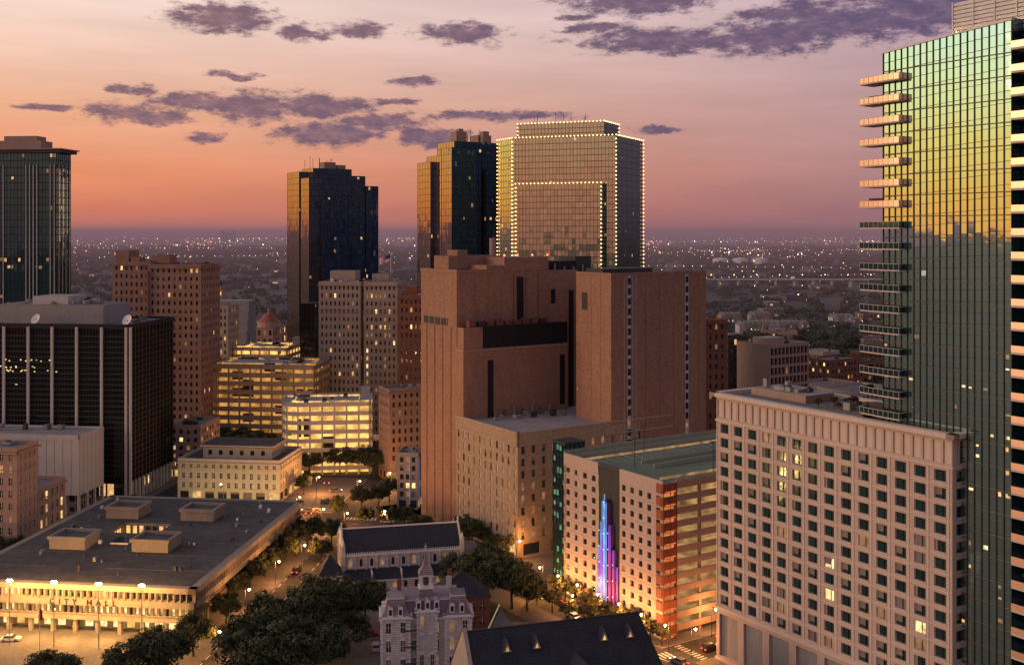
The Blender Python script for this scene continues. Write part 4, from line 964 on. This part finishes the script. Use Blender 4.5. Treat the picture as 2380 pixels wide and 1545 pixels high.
# ------------------------------------------------------------------ ACADEMY (second empire)
mb = MB(); WA, DA, zE = 19.5, 15, 16.5
def mansard(mb, x0, x1, y0, y1, z0, z1, ins):
    lv = []
    for k, (t, f) in enumerate([(0, 0), (.3, .5), (.65, .82), (1, 1)]):
        i_ = ins*f; z = z0+(z1-z0)*t
        lv.append([(x0+i_,y0+i_,z),(x1-i_,y0+i_,z),(x1-i_,y1-i_,z),(x0+i_,y1-i_,z)])
    for k in range(3):
        for i in range(4): mb.face([lv[k][i], lv[k][(i+1)%4], lv[k+1][(i+1)%4], lv[k+1][i]], m_mansard)
    mb.face(lv[3], m_mansard)
    mb.box(x0+ins-.15, x1-ins+.15, y0+ins-.15, y1-ins+.15, z1+.01, z1+.3, m_white, m_mansard)
def wing(x0, x1, y0, y1, zt, nf):
    for a, b2 in [((x0,y0),(x1,y0)), ((x1,y0),(x1,y1)), ((x1,y1),(x0,y1)), ((x0,y1),(x0,y0))]:
        P, l = mb.fr(a, b2); nc = max(1, round(l/2.9))
        facade(mb, a, b2, .13, zt, nc, nf, .32, .60, m_stone, g_win, [e_dim, m_white], .25, .25, sill=m_white, mull=m_white)
        for i in range(nc):
            for j in range(nf):
                zc = .13+(j+1)*(zt-.13)/nf-.75; ac = (i+.5)*l/nc; mb.fbox(a, b2, ac-.7, ac+.7, zc, zc+.25, 0, .2, m_white); mb.fbox(a, b2, ac-.35, ac+.35, zc+.25, zc+.45, 0, .2, m_white)
        mb.fbox(a, b2, -.5, l+.5, zt-.1, zt+.35, -.2, .55, m_white); mb.fbox(a, b2, -.15, l+.15, zt-.9, zt-.75, 0, .18, m_white)
        for i in range(int(l/.8)): mb.fbox(a, b2, .2+i*.8, .4+i*.8, zt-.6, zt-.1, 0, .45, m_white)
        for e in (-.05, l-.45):
            for j in range(int(zt/.9)): mb.fbox(a, b2, e, e+.5, .3+j*.9, .75+j*.9, 0, .1, m_white)
wing(0, WA, 2, DA, zE-1, 4); mansard(mb, 0, WA, 2, DA, zE-.65, zE+2.6, 1.6)
wing(-1, 6, 0, 8, zE, 4); mansard(mb, -1, 6, 0, 8, zE+.35, zE+3.8, 1.5)
wing(14.5, 21, 1, 9, zE-.4, 4); mansard(mb, 14.5, 21, 1, 9, zE, zE+3.6, 1.5)
wing(7.6, 12.6, .8, 5, zE+1, 4)
for x in (1.2, 3.6, 8, 10.2, 12.4, 16.2, 18.6):
    yb = 0.25 if x < 6 else (1.2 if x > 14 else 2.2); z0_ = zE+.4
    if 7 < x < 13: yb, z0_ = 1.0, zE+1.4
    mb.box(x-.6, x+.6, yb-.2, yb+1.6, z0_, z0_+1.7, m_white); mb.box(x-.35, x+.35, yb-.26, yb-.21, z0_+.3, z0_+1.5, g_win)
    for k in range(8):
        t0, t1 = math.pi*k/8, math.pi*(k+1)/8
        mb.face([(x+.75*math.cos(t0),yb-.3,z0_+1.6+.7*math.sin(t0)),(x+.75*math.cos(t1),yb-.3,z0_+1.6+.7*math.sin(t1)),(x+.75*math.cos(t1),yb+1.6,z0_+1.6+.7*math.sin(t1)),(x+.75*math.cos(t0),yb+1.6,z0_+1.6+.7*math.sin(t0))], m_mansard)
        mb.face([(x,yb-.22,z0_+1.6),(x+.7*math.cos(t0),yb-.22,z0_+1.6+.65*math.sin(t0)),(x+.7*math.cos(t1),yb-.22,z0_+1.6+.65*math.sin(t1))], m_white)
for yy in (2.5, 5.5): mb.box(-.9, .6, yy-.6, yy+.6, zE+.4, zE+2.1, m_white); mb.box(-.97, -.91, yy-.35, yy+.35, zE+.6, zE+1.9, g_win)
bx, by = 10, 7
mb.box(bx-1.6, bx+1.6, by-1.6, by+1.6, zE+2, zE+4.6, m_mansard); mb.box(bx-1.9, bx+1.9, by-1.9, by+1.9, zE+4.6, zE+4.9, m_white)
for sx in (-1, 1):
    for sy in (-1, 1): mb.box(bx+sx*1.2-.25, bx+sx*1.2+.25, by+sy*1.2-.25, by+sy*1.2+.25, zE+4.9, zE+7.4, m_white)
mb.cyl(bx, by, zE+5.2, zE+7, .7, m_dark, 8); mb.box(bx-1.8, bx+1.8, by-1.8, by+1.8, zE+7.4, zE+7.8, m_white)
P4 = [(bx-1.9,by-1.9),(bx+1.9,by-1.9),(bx+1.9,by+1.9),(bx-1.9,by+1.9)]
P5 = [(bx-.7,by-.7),(bx+.7,by-.7),(bx+.7,by+.7),(bx-.7,by+.7)]
for i in range(4):
    a, b2, c2, d2 = P4[i], P4[(i+1)%4], P5[(i+1)%4], P5[i]
    mb.face([(*a,zE+7.8),(*b2,zE+7.8),(*c2,zE+9.6),(*d2,zE+9.6)], m_mansard); mb.face([(*d2,zE+9.6),(*c2,zE+9.6),(bx,by,zE+13)], m_mansard)
mb.box(bx-.06, bx+.06, by-.06, by+.06, zE+12.8, zE+14.4, m_white); mb.box(bx-.4, bx+.4, by-.05, by+.05, zE+13.6, zE+13.75, m_white)
mb.box(3, 4, 10, 11.2, zE, zE+5.5, m_redbrick); mb.box(15.5, 16.7, 11, 12, zE, zE+5.5, m_stone)
for j in range(4): mb.box(4.4, 7.4, -.9, -.1, 3+j*3.6, 3.1+j*3.6, m_dark); mb.box(4.4, 7.4, -.92, -.86, 4.1+j*3.6, 4.16+j*3.6, m_dark)
ac = mb.obj('academy_building', (-26.6, 226), 7); ac.scale = (.87, .87, .96)

# ------------------------------------------------------------------ LOWER RIGHT CHURCH HALL
mb = MB(); Lh, Wh, e_, r_ = 38, 18, 10, 20
mb.box(0, Lh, 0, Wh, .13, e_, m_tan)
mb.face([(-.4,-.6,e_-.4),(Lh+.4,-.6,e_-.4),(Lh-2.2,Wh/2,r_),(-.4,Wh/2,r_)], m_slate); mb.face([(Lh+.4,Wh+.6,e_-.4),(-.4,Wh+.6,e_-.4),(-.4,Wh/2,r_),(Lh-2.2,Wh/2,r_)], m_slate)
mb.face([(Lh+.4,-.6,e_-.4),(Lh+.4,Wh+.6,e_-.4),(Lh-2.2,Wh/2,r_)], m_slate)
def gable(mb, x, y0, y1, e0, rz, m, t=.6, cop=m_beige):
    ym = (y0+y1)/2
    for s in (0, t): mb.face([(x+s,y0,.13),(x+s,y1,.13),(x+s,y1,e0),(x+s,ym,rz),(x+s,y0,e0)], m)
    mb.face([(x-.1,y0-.2,e0),(x-.1,ym,rz+.25),(x+t+.1,ym,rz+.25),(x+t+.1,y0-.2,e0)], cop); mb.face([(x-.1,y1+.2,e0),(x-.1,ym,rz+.25),(x+t+.1,ym,rz+.25),(x+t+.1,y1+.2,e0)], cop)
    mb.face([(x,y0,.13),(x+t,y0,.13),(x+t,y0,e0),(x,y0,e0)], m)
gable(mb, -.9, -.8, Wh+.8, e_, r_+.6, m_beige)
mb.box(-.4, Lh-2, Wh/2-.12, Wh/2+.12, r_-.05, r_+.2, m_dark)
def dormer(x, f):
    y = Wh/2*(f)-.6; z = e_-.4+(r_-e_+.4)*f
    mb.face([(x-.9,y-.5,z-.5),(x+.9,y-.5,z-.5),(x,y-.5,z+1.7)], m_beige); mb.face([(x-.35,y-.55,z-.3),(x+.35,y-.55,z-.3),(x,y-.55,z+.7)], e_warm)
    mb.face([(x-1.1,y-.7,z-.55),(x,y-.7,z+1.85),(x,y+2,z+1.85),(x-1.1,y+.6,z-.1)], m_slate); mb.face([(x+1.1,y-.7,z-.55),(x+1.1,y+.6,z-.1),(x,y+2,z+1.85),(x,y-.7,z+1.85)], m_slate)
for x in (7, 13, 27, 32.5): dormer(x, .72)
for (x, yf, rz, hw_) in [(20.5, -7, 15.6, 6)]:
    mb.face([(x-hw_,yf,.13),(x+hw_,yf,.13),(x+hw_,yf,e_-1),(x,yf,rz),(x-hw_,yf,e_-1)], m_beige)
    mb.face([(x-hw_,yf,e_-1),(x,yf,rz),(x,Wh/2-2,rz),(x-hw_,1,e_)], m_slate); mb.face([(x+hw_,yf,e_-1),(x+hw_,1,e_),(x,Wh/2-2,rz),(x,yf,rz)], m_slate)
    for s in (-1, 1): mb.face([(x+s*(hw_+.3),yf-.3,e_-1.2),(x,yf-.3,rz+.4),(x,yf+.3,rz+.4),(x+s*(hw_+.3),yf+.3,e_-1.2)], m_stone)
    mb.box(x-.1, x+.1, yf-.1, yf+.1, rz, rz+1.6, m_stone); mb.box(x-.45, x+.45, yf-.08, yf+.08, rz+.9, rz+1.1, m_stone)
xg = 10
mb.face([(xg-4,Wh+3,.13),(xg+4,Wh+3,.13),(xg+4,Wh+3,12),(xg,Wh+3,19.5),(xg-4,Wh+3,12)], m_stone); mb.face([(xg-4,Wh+3,12),(xg,Wh+3,19.5),(xg,Wh/2,19.5),(xg-4,Wh/2,14)], m_slate); mb.face([(xg+4,Wh+3,12),(xg,Wh+3,19.5),(xg,Wh/2,19.5),(xg+4,Wh/2,14)], m_slate)
for s in (-1, 1): mb.face([(xg+s*4.3,Wh+2.7,11.8),(xg,Wh+2.7,20.3),(xg,Wh+3.3,20.3),(xg+s*4.3,Wh+3.3,11.8)], m_stone); mb.face([(xg+s*4,Wh+3,.13),(xg+s*4,Wh,.13),(xg+s*4,Wh,12),(xg+s*4,Wh+3,12)], m_stone)
mb.obj('church_hall', (-6.0, 199), 17)

# ------------------------------------------------------------------ TREES
m_bark = surf('bark', (.06, .045, .035), .95, var=.3)
def leafmat(name, col, var): return surf(name, col, .85, var=var, big=.35, fine=2.5, streak=False)
m_leaf = leafmat('oak_foliage', (.05, .058, .024), .7); m_leaf2 = leafmat('elm_foliage', (.085, .078, .028), .5)
m_leafb = leafmat('oak_foliage_light', (.085, .09, .038), .5)
def treemesh(name, hh, rad, nclump, nleaf, leaf, ls, seed):
    r = random.Random(seed); mb = MB()
    def limb(p, q_, r0, r1):
        d = (q_-p).normalized(); a = d.orthogonal().normalized(); b_ = d.cross(a); n_ = 6
        A_ = [tuple(p+(a*math.cos(t)+b_*math.sin(t))*r0) for t in [2*math.pi*i/n_ for i in range(n_)]]; B_ = [tuple(q_+(a*math.cos(t)+b_*math.sin(t))*r1) for t in [2*math.pi*i/n_ for i in range(n_)]]
        for i in range(n_): mb.face([A_[i], A_[(i+1)%n_], B_[(i+1)%n_], B_[i]], m_bark)
    top = Vector((r.uniform(-.3,.3), r.uniform(-.3,.3), hh*.35)); limb(Vector((0,0,-.1)), top, hh*.035, hh*.022)
    cls = []
    for i in range(nclump):
        a = r.uniform(0, 6.283); e = r.uniform(-.25, 1); rr = rad*(r.uniform(.35, 1)**.6)
        c_ = Vector((math.cos(a)*math.cos(e)*rr, math.sin(a)*math.cos(e)*rr, hh*.55+math.sin(e)*hh*.38*(rr/rad))); cls.append((c_, r.uniform(.14, .3)*rad))
    for c_, s in cls[::3]:
        mid = top.lerp(c_, .5)+Vector((r.uniform(-.3,.3), r.uniform(-.3,.3), -.2)); limb(top, mid, hh*.014, hh*.009); limb(mid, c_, hh*.009, hh*.003)
    k = mb.mat(leaf); kb = mb.mat(m_leafb)
    for c_, s in cls:
        lightc = r.random() < .3
        for j in range(nleaf):
            d = Vector((r.gauss(0,1), r.gauss(0,1), r.gauss(0,1))).normalized()
            p = c_+Vector((d.x*1.15, d.y*1.15, d.z*.75))*s*(r.uniform(.55, 1.08))
            n_ = (d+Vector((r.gauss(0,.5), r.gauss(0,.5), r.gauss(0,.5)+.3))).normalized(); a = n_.orthogonal().normalized(); a = Matrix.Rotation(r.uniform(0,6.28), 3, n_) @ a; b_ = n_.cross(a); z_ = ls*r.uniform(.6, 1.3)
            bb = len(mb.v); mb.v += [tuple(p-a*z_-b_*z_*.1), tuple(p+b_*z_*.6), tuple(p+a*z_), tuple(p-b_*z_*.6)]; mb.f.append((bb,bb+1,bb+2,bb+3)); mb.m.append(kb if lightc and d.z > 0 else k)
    o = mb.obj(name); me = o.data; bpy.data.objects.remove(o); return me
oaks = [treemesh('oak_mesh', 10, 5.4, 58, 110, m_leaf, .28, s) for s in (1, 2, 3)]
elms = [treemesh('elm_mesh', 10, 3.9, 40, 100, m_leaf2, .25, s) for s in (4, 5)]
def tree(x, y, h, kind='oak', z=.12, wide=1.):
    me = R.choice(oaks if kind == 'oak' else elms)
    o = bpy.data.objects.new('oak_tree' if kind == 'oak' else 'street_tree', me); COL.objects.link(o)
    s = h/10; o.location = (x, y, z); o.scale = (s*wide, s*wide, s); o.rotation_euler = (0, 0, R.uniform(0, 6.28))
T = [(115,1615,9.5,1.1),(320,1605,12.5,1.05),(385,1570,11,1),(450,1525,10,.9),(525,1450,8,.9),(610,1600,17,1.0),(665,1530,17,1.0),(715,1600,15,1),(745,1490,16,1),(800,1470,12.5,1),(850,1460,12.5,.9),(650,1610,15,1),(630,1520,13,.9),(800,1530,11,1),
 (1120,1405,14,1.0),(1190,1415,13.5,.9),(1075,1380,12,.9),(1225,1420,10,.9),(1000,1345,8,1),(1090,1270,9,1),(1140,1350,11,1),
 (545,1395,8,.9),(580,1368,9,.9),(615,1340,9,.9),(650,1315,9.5,.95),(685,1290,10,.9),(715,1268,10,.9),(745,1310,8,.8),(770,1270,9,.9),
 (720,1105,10,1),(750,1095,12,1),(790,1100,12,1.1),(835,1100,12,1.1),(870,1108,12,1),(785,1215,10,.5),(840,1185,9,.8),(880,1180,9,.8),(905,1165,9,.8),(850,1225,7,.8),(900,1230,8,.8),(940,1225,7,1),(975,1250,8,.9),
 (705,1150,8,.7),(20,1310,9,1),(510,1040,12,1.1),(545,1050,12,1.1),(590,1060,12,1.1),(630,1065,11,1),(300,1195,7,1)]
for (u, v, h, wd) in T: x, y = sv(u, v); tree(x, y, h, 'oak', wide=wd)
for i in range(11): x, y = Rf(-2.0, -2+i*4.3); tree(x, y, R.uniform(4.5, 6.5), 'elm')
for i in range(7): x, y = Rf(-10.8, 2+i*7); tree(x, y, R.uniform(5.5, 8), 'elm')
for i in range(5): x, y = fr2w((1.7,319), RG, -2.2, 3+i*6.5); tree(x, y, R.uniform(6, 8), 'elm')
for i in range(14):
    x, y = fr2w((78.6,192), RG, R.uniform(3,15), R.uniform(20,35)); tree(x, y, R.uniform(1.6,2.6), 'elm', z=60.5)
for i in range(120):
    x, y = sv(R.uniform(1640, 2060) if i % 2 else R.uniform(170, 980), Y=R.uniform(540, 950))
    if free(x, y, 2): tree(x, y, R.uniform(7, 12), 'oak')

# ------------------------------------------------------------------ LAMPS
def plight(x, y, z, e, col=(1, .42, .12), r=.25):
    l = bpy.data.lights.new('lamp_light', 'POINT'); l.energy = e; l.color = col; l.shadow_soft_size = r
    o = bpy.data.objects.new('lamp_light', l); COL.objects.link(o); o.location = (x, y, z); return o
mbp = MB(); mbp.cyl(0,0,0,.6,.16,m_dark,8,.1); mbp.cyl(0,0,.6,7,.08,m_dark,6,.05); mbp.box(-.04,1.2,-.04,.04,6.9,7,m_dark); mbp.box(.7,1.3,-.14,.14,6.82,6.9,m_dark)
mbp.ball(1.0, 0, 6.5, .38, e_lamp)
tmp = mbp.obj('lamp_mesh'); lampmesh = tmp.data; bpy.data.objects.remove(tmp)
def lamp(x, y, e=900, th=0):
    o = bpy.data.objects.new('street_lamp', lampmesh); COL.objects.link(o); o.location = (x, y, .13); o.rotation_euler = (0, 0, th)
    l = plight(0, 0, 0, e*4.5); l.parent = o; l.location = (1.0, 0, 5.8)
for (u, v, e) in [(690,1200,1600),(735,1150,1600),(745,1230,1500),(830,1160,1400),(887,1235,1500),(800,1240,1300),(670,1140,1200),(900,1140,1000),(600,1010,2000),(640,1080,1200),(500,1535,800),(570,1430,900),(640,1360,900),(700,1320,900)]:
    x, y = sv(u, v); lamp(x, y, e)
for i in range(7): x, y = Rf(-3.4, -6+i*8.5); lamp(x, y, 600, math.radians(180+RG))
for i in range(3): x, y = Rf(-11.3, 4+i*18); lamp(x, y, 450, math.radians(RG))
x, y = Rf(12, -4); lamp(x, y, 900); x, y = Rf(-1, -11); lamp(x, y, 900)
x, y = fr2w((1.7,319), RG, -2.5, -3); lamp(x, y, 700)
for (xx, e) in [(-31.0, 14000), (-20.0, 14000), (-42.0, 14000), (-9.5, 8000)]:
    x, y = Lf(xx, -7); mb = MB(); mb.cyl(0,0,0,15.7,.14,m_metal,8,.09); mb.box(-.6,.6,-.12,.12,15.5,15.65,m_metal)
    for k in range(3): mb.ball(-.45+.45*k, -.1, 15.2, .34, e_lampw)
    o = mb.obj('plaza_floodlight', (x, y, .13)); l = plight(0,0,0, e, (1,.50,.14)); l.parent = o; l.location = (0, .2, 14.3)
for i in range(7): x, y = Lf(-57+i*9, -2.4); plight(x, y, 3.4, 1300, (1,.55,.16)).name = 'canopy_light'
for xx in (-27, -44):
    x, y = Lf(xx, -20); mb = MB(); mb.cyl(0,0,0,15,.12,m_white,8,.06); mb.ball(0,0,15.1,.2,m_gold); mb.face([(0,0,13.9),(.5,.1,13.2),(.7,0,11.2),(.1,0,11.0)], m_fr); mb.face([(.0,0,13.9),(-.3,-.1,12.2),(-.2,0,11.4),(.1,0,11.2)], m_fw); mb.obj('flagpole', (x, y, .13))
for (u, Y, z, e, c2) in [(540,383,3,1500,(1,.72,.3)),(450,383,3,1500,(1,.72,.3)),(630,383,3,1500,(1,.72,.3))]:
    x, y = sv(u, Y=Y-6); o = plight(x, y, z, e, c2); o.name = 'facade_uplight'
mb = MB(); n_ = 24
for i in range(n_):
    t0, t1 = 2*math.pi*i/n_*.86, 2*math.pi*(i+1)/n_*.86
    for (rr, w_) in ((2.2, .3), (1.3, .22)):
        p0 = Vector((rr*math.cos(t0), .5*math.sin(t0*2), 2.6+rr*math.sin(t0))); p1 = Vector((rr*math.cos(t1), .5*math.sin(t1*2), 2.6+rr*math.sin(t1)))
        mb.face([tuple(p0+Vector((0,-w_,0))), tuple(p1+Vector((0,-w_,0))), tuple(p1+Vector((0,w_,0))), tuple(p0+Vector((0,w_,0)))], m_gold)
        q0, q1 = p0*1.0, p1*1.0; q0.z += w_; q1.z += w_; mb.face([tuple(p0), tuple(p1), tuple(q1), tuple(q0)], m_gold)
mb.cyl(0, 0, 0, .6, 1.2, m_pave, 12); mb.obj('gold_sculpture', (*sv(733, 1215), .05))

# ------------------------------------------------------------------ CARS
m_tire = surf('tire', (.02, .02, .02), .9); e_head = emit('headlight', (1, .9, .7), 12, 0); e_tail = emit('taillight', (1, .05, .03), 6, 0)
def carmesh(col, suv=False, on=False):
    m_c = surf('car_paint', col, .3, .2, var=.05, spec=.6); mb = MB(); h1 = .95 if not suv else 1.05; h2 = 1.45 if not suv else 1.8
    prof = [(-2.25,.35),(-2.3,.7),(-2.2,h1-.05),(-1.2,h1+.02),(1.3,h1),(2.1,h1-.2),(2.3,.65),(2.25,.35)]
    if suv: prof[2] = (-2.25, h1+.1)
    def ext(pr, hwf, m):
        Lp = [(x, -hwf(z), z) for x, z in pr]; Rp = [(x, hwf(z), z) for x, z in pr]
        mb.face(Lp, m); mb.face(Rp[::-1], m)
        for i in range(len(pr)): j = (i+1) % len(pr); mb.face([Lp[i], Rp[i], Rp[j], Lp[j]], m)
    ext(prof, lambda z: .9-.08*max(0, z-.7), m_c)
    cab = [(-1.75,h1),(-1.2,h2-.08),(-.9,h2),(.3,h2),(1.15,h1)] if not suv else [(-2.2,h1+.05),(-2.0,h2-.05),(-1.8,h2),(.2,h2),(1.0,h1)]
    ext(cab, lambda z: .84-.22*(z-h1), g_win)
    roof = [(cab[1][0]+.05, h2-.05), (cab[2][0], h2+.03), (cab[3][0], h2+.03), (cab[3][0]+.12, h2-.05)]; ext(roof, lambda z: .72, m_c)
    for x in (-.35, .95 if not suv else .8): mb.box(x-.05, x+.05, -.83, .83, h1, h1+.12, m_c)
    for x in (-1.4, 1.4):
        for s in (-1, 1):
            n_ = 12; A_ = [(x+.34*math.cos(t), s*.92, .34+.34*math.sin(t)) for t in [2*math.pi*i/n_ for i in range(n_)]]; B_ = [(p[0], s*.7, p[2]) for p in A_]
            mb.face(A_, m_tire)
            for i in range(n_): mb.face([A_[i], A_[(i+1)%n_], B_[(i+1)%n_], B_[i]], m_tire)
            mb.face([(x+.18*math.cos(t), s*.93, .34+.18*math.sin(t)) for t in [2*math.pi*i/8 for i in range(8)]], m_metal)
    for s in (-.65, .65): mb.box(2.26, 2.32, s-.2, s+.2, .6, .75, e_head if on else m_white); mb.box(-2.33, -2.27, s-.2, s+.2, .68, .85, e_tail if on else m_copper)
    o = mb.obj('carm'); me = o.data; bpy.data.objects.remove(o); return me
cms = [carmesh((.65,.65,.66)), carmesh((.6,.6,.6), True), carmesh((.3,.02,.02)), carmesh((.03,.03,.04), True, True), carmesh((.15,.16,.18), False, True)]
def car(x, y, th, k, z=.03):
    o = bpy.data.objects.new('suv_car' if k in (1,3) else 'sedan_car', cms[k]); COL.objects.link(o); o.location = (x, y, z); o.rotation_euler = (0, 0, math.radians(th))
for (u, v, th, k) in [(873,1510,100,1),(858,1478,12,2),(25,1490,5,0),(600,1400,84,4),(690,1330,84,3),(715,1190,170,4),(760,1170,0,3),(780,1143,20,4),(690,1215,84,0),(900,1215,0,0),(560,1500,84,4)]:
    x, y = sv(u, v); car(x, y, th, k, .14 if u in (873, 858, 25) else .03)
for i, (a, yy, k) in enumerate([(-5.5,-12,4),(-5.5,10,3),(-8.7,24,0),(-8.7,4,1),(-5.4,33,2),(-8.8,44,4)]): x, y = Rf(a, yy); car(x, y, RG+90, k)
for i, (xx, k) in enumerate([(6,3),(14,4),(23,0)]): x, y = Rf(xx, -6.5 if i % 2 else -10); car(x, y, RG, k)
for (u, v) in [(735,1160),(545,1085),(475,1080),(690,1235)]:
    x, y = sv(u, v); mb = MB(); mb.cyl(0,0,0,6,.1,m_dark,6); mb.box(0,5,-.06,.06,5.8,5.95,m_dark)
    for xx in (3, 4.7): mb.box(xx-.18, xx+.18, -.3, -.1, 5.1, 6.2, m_dark); mb.ball(xx, -.34, 5.95, .2, e_red)
    mb.obj('traffic_light', (x, y, .1))
print('objects', len(bpy.data.objects))
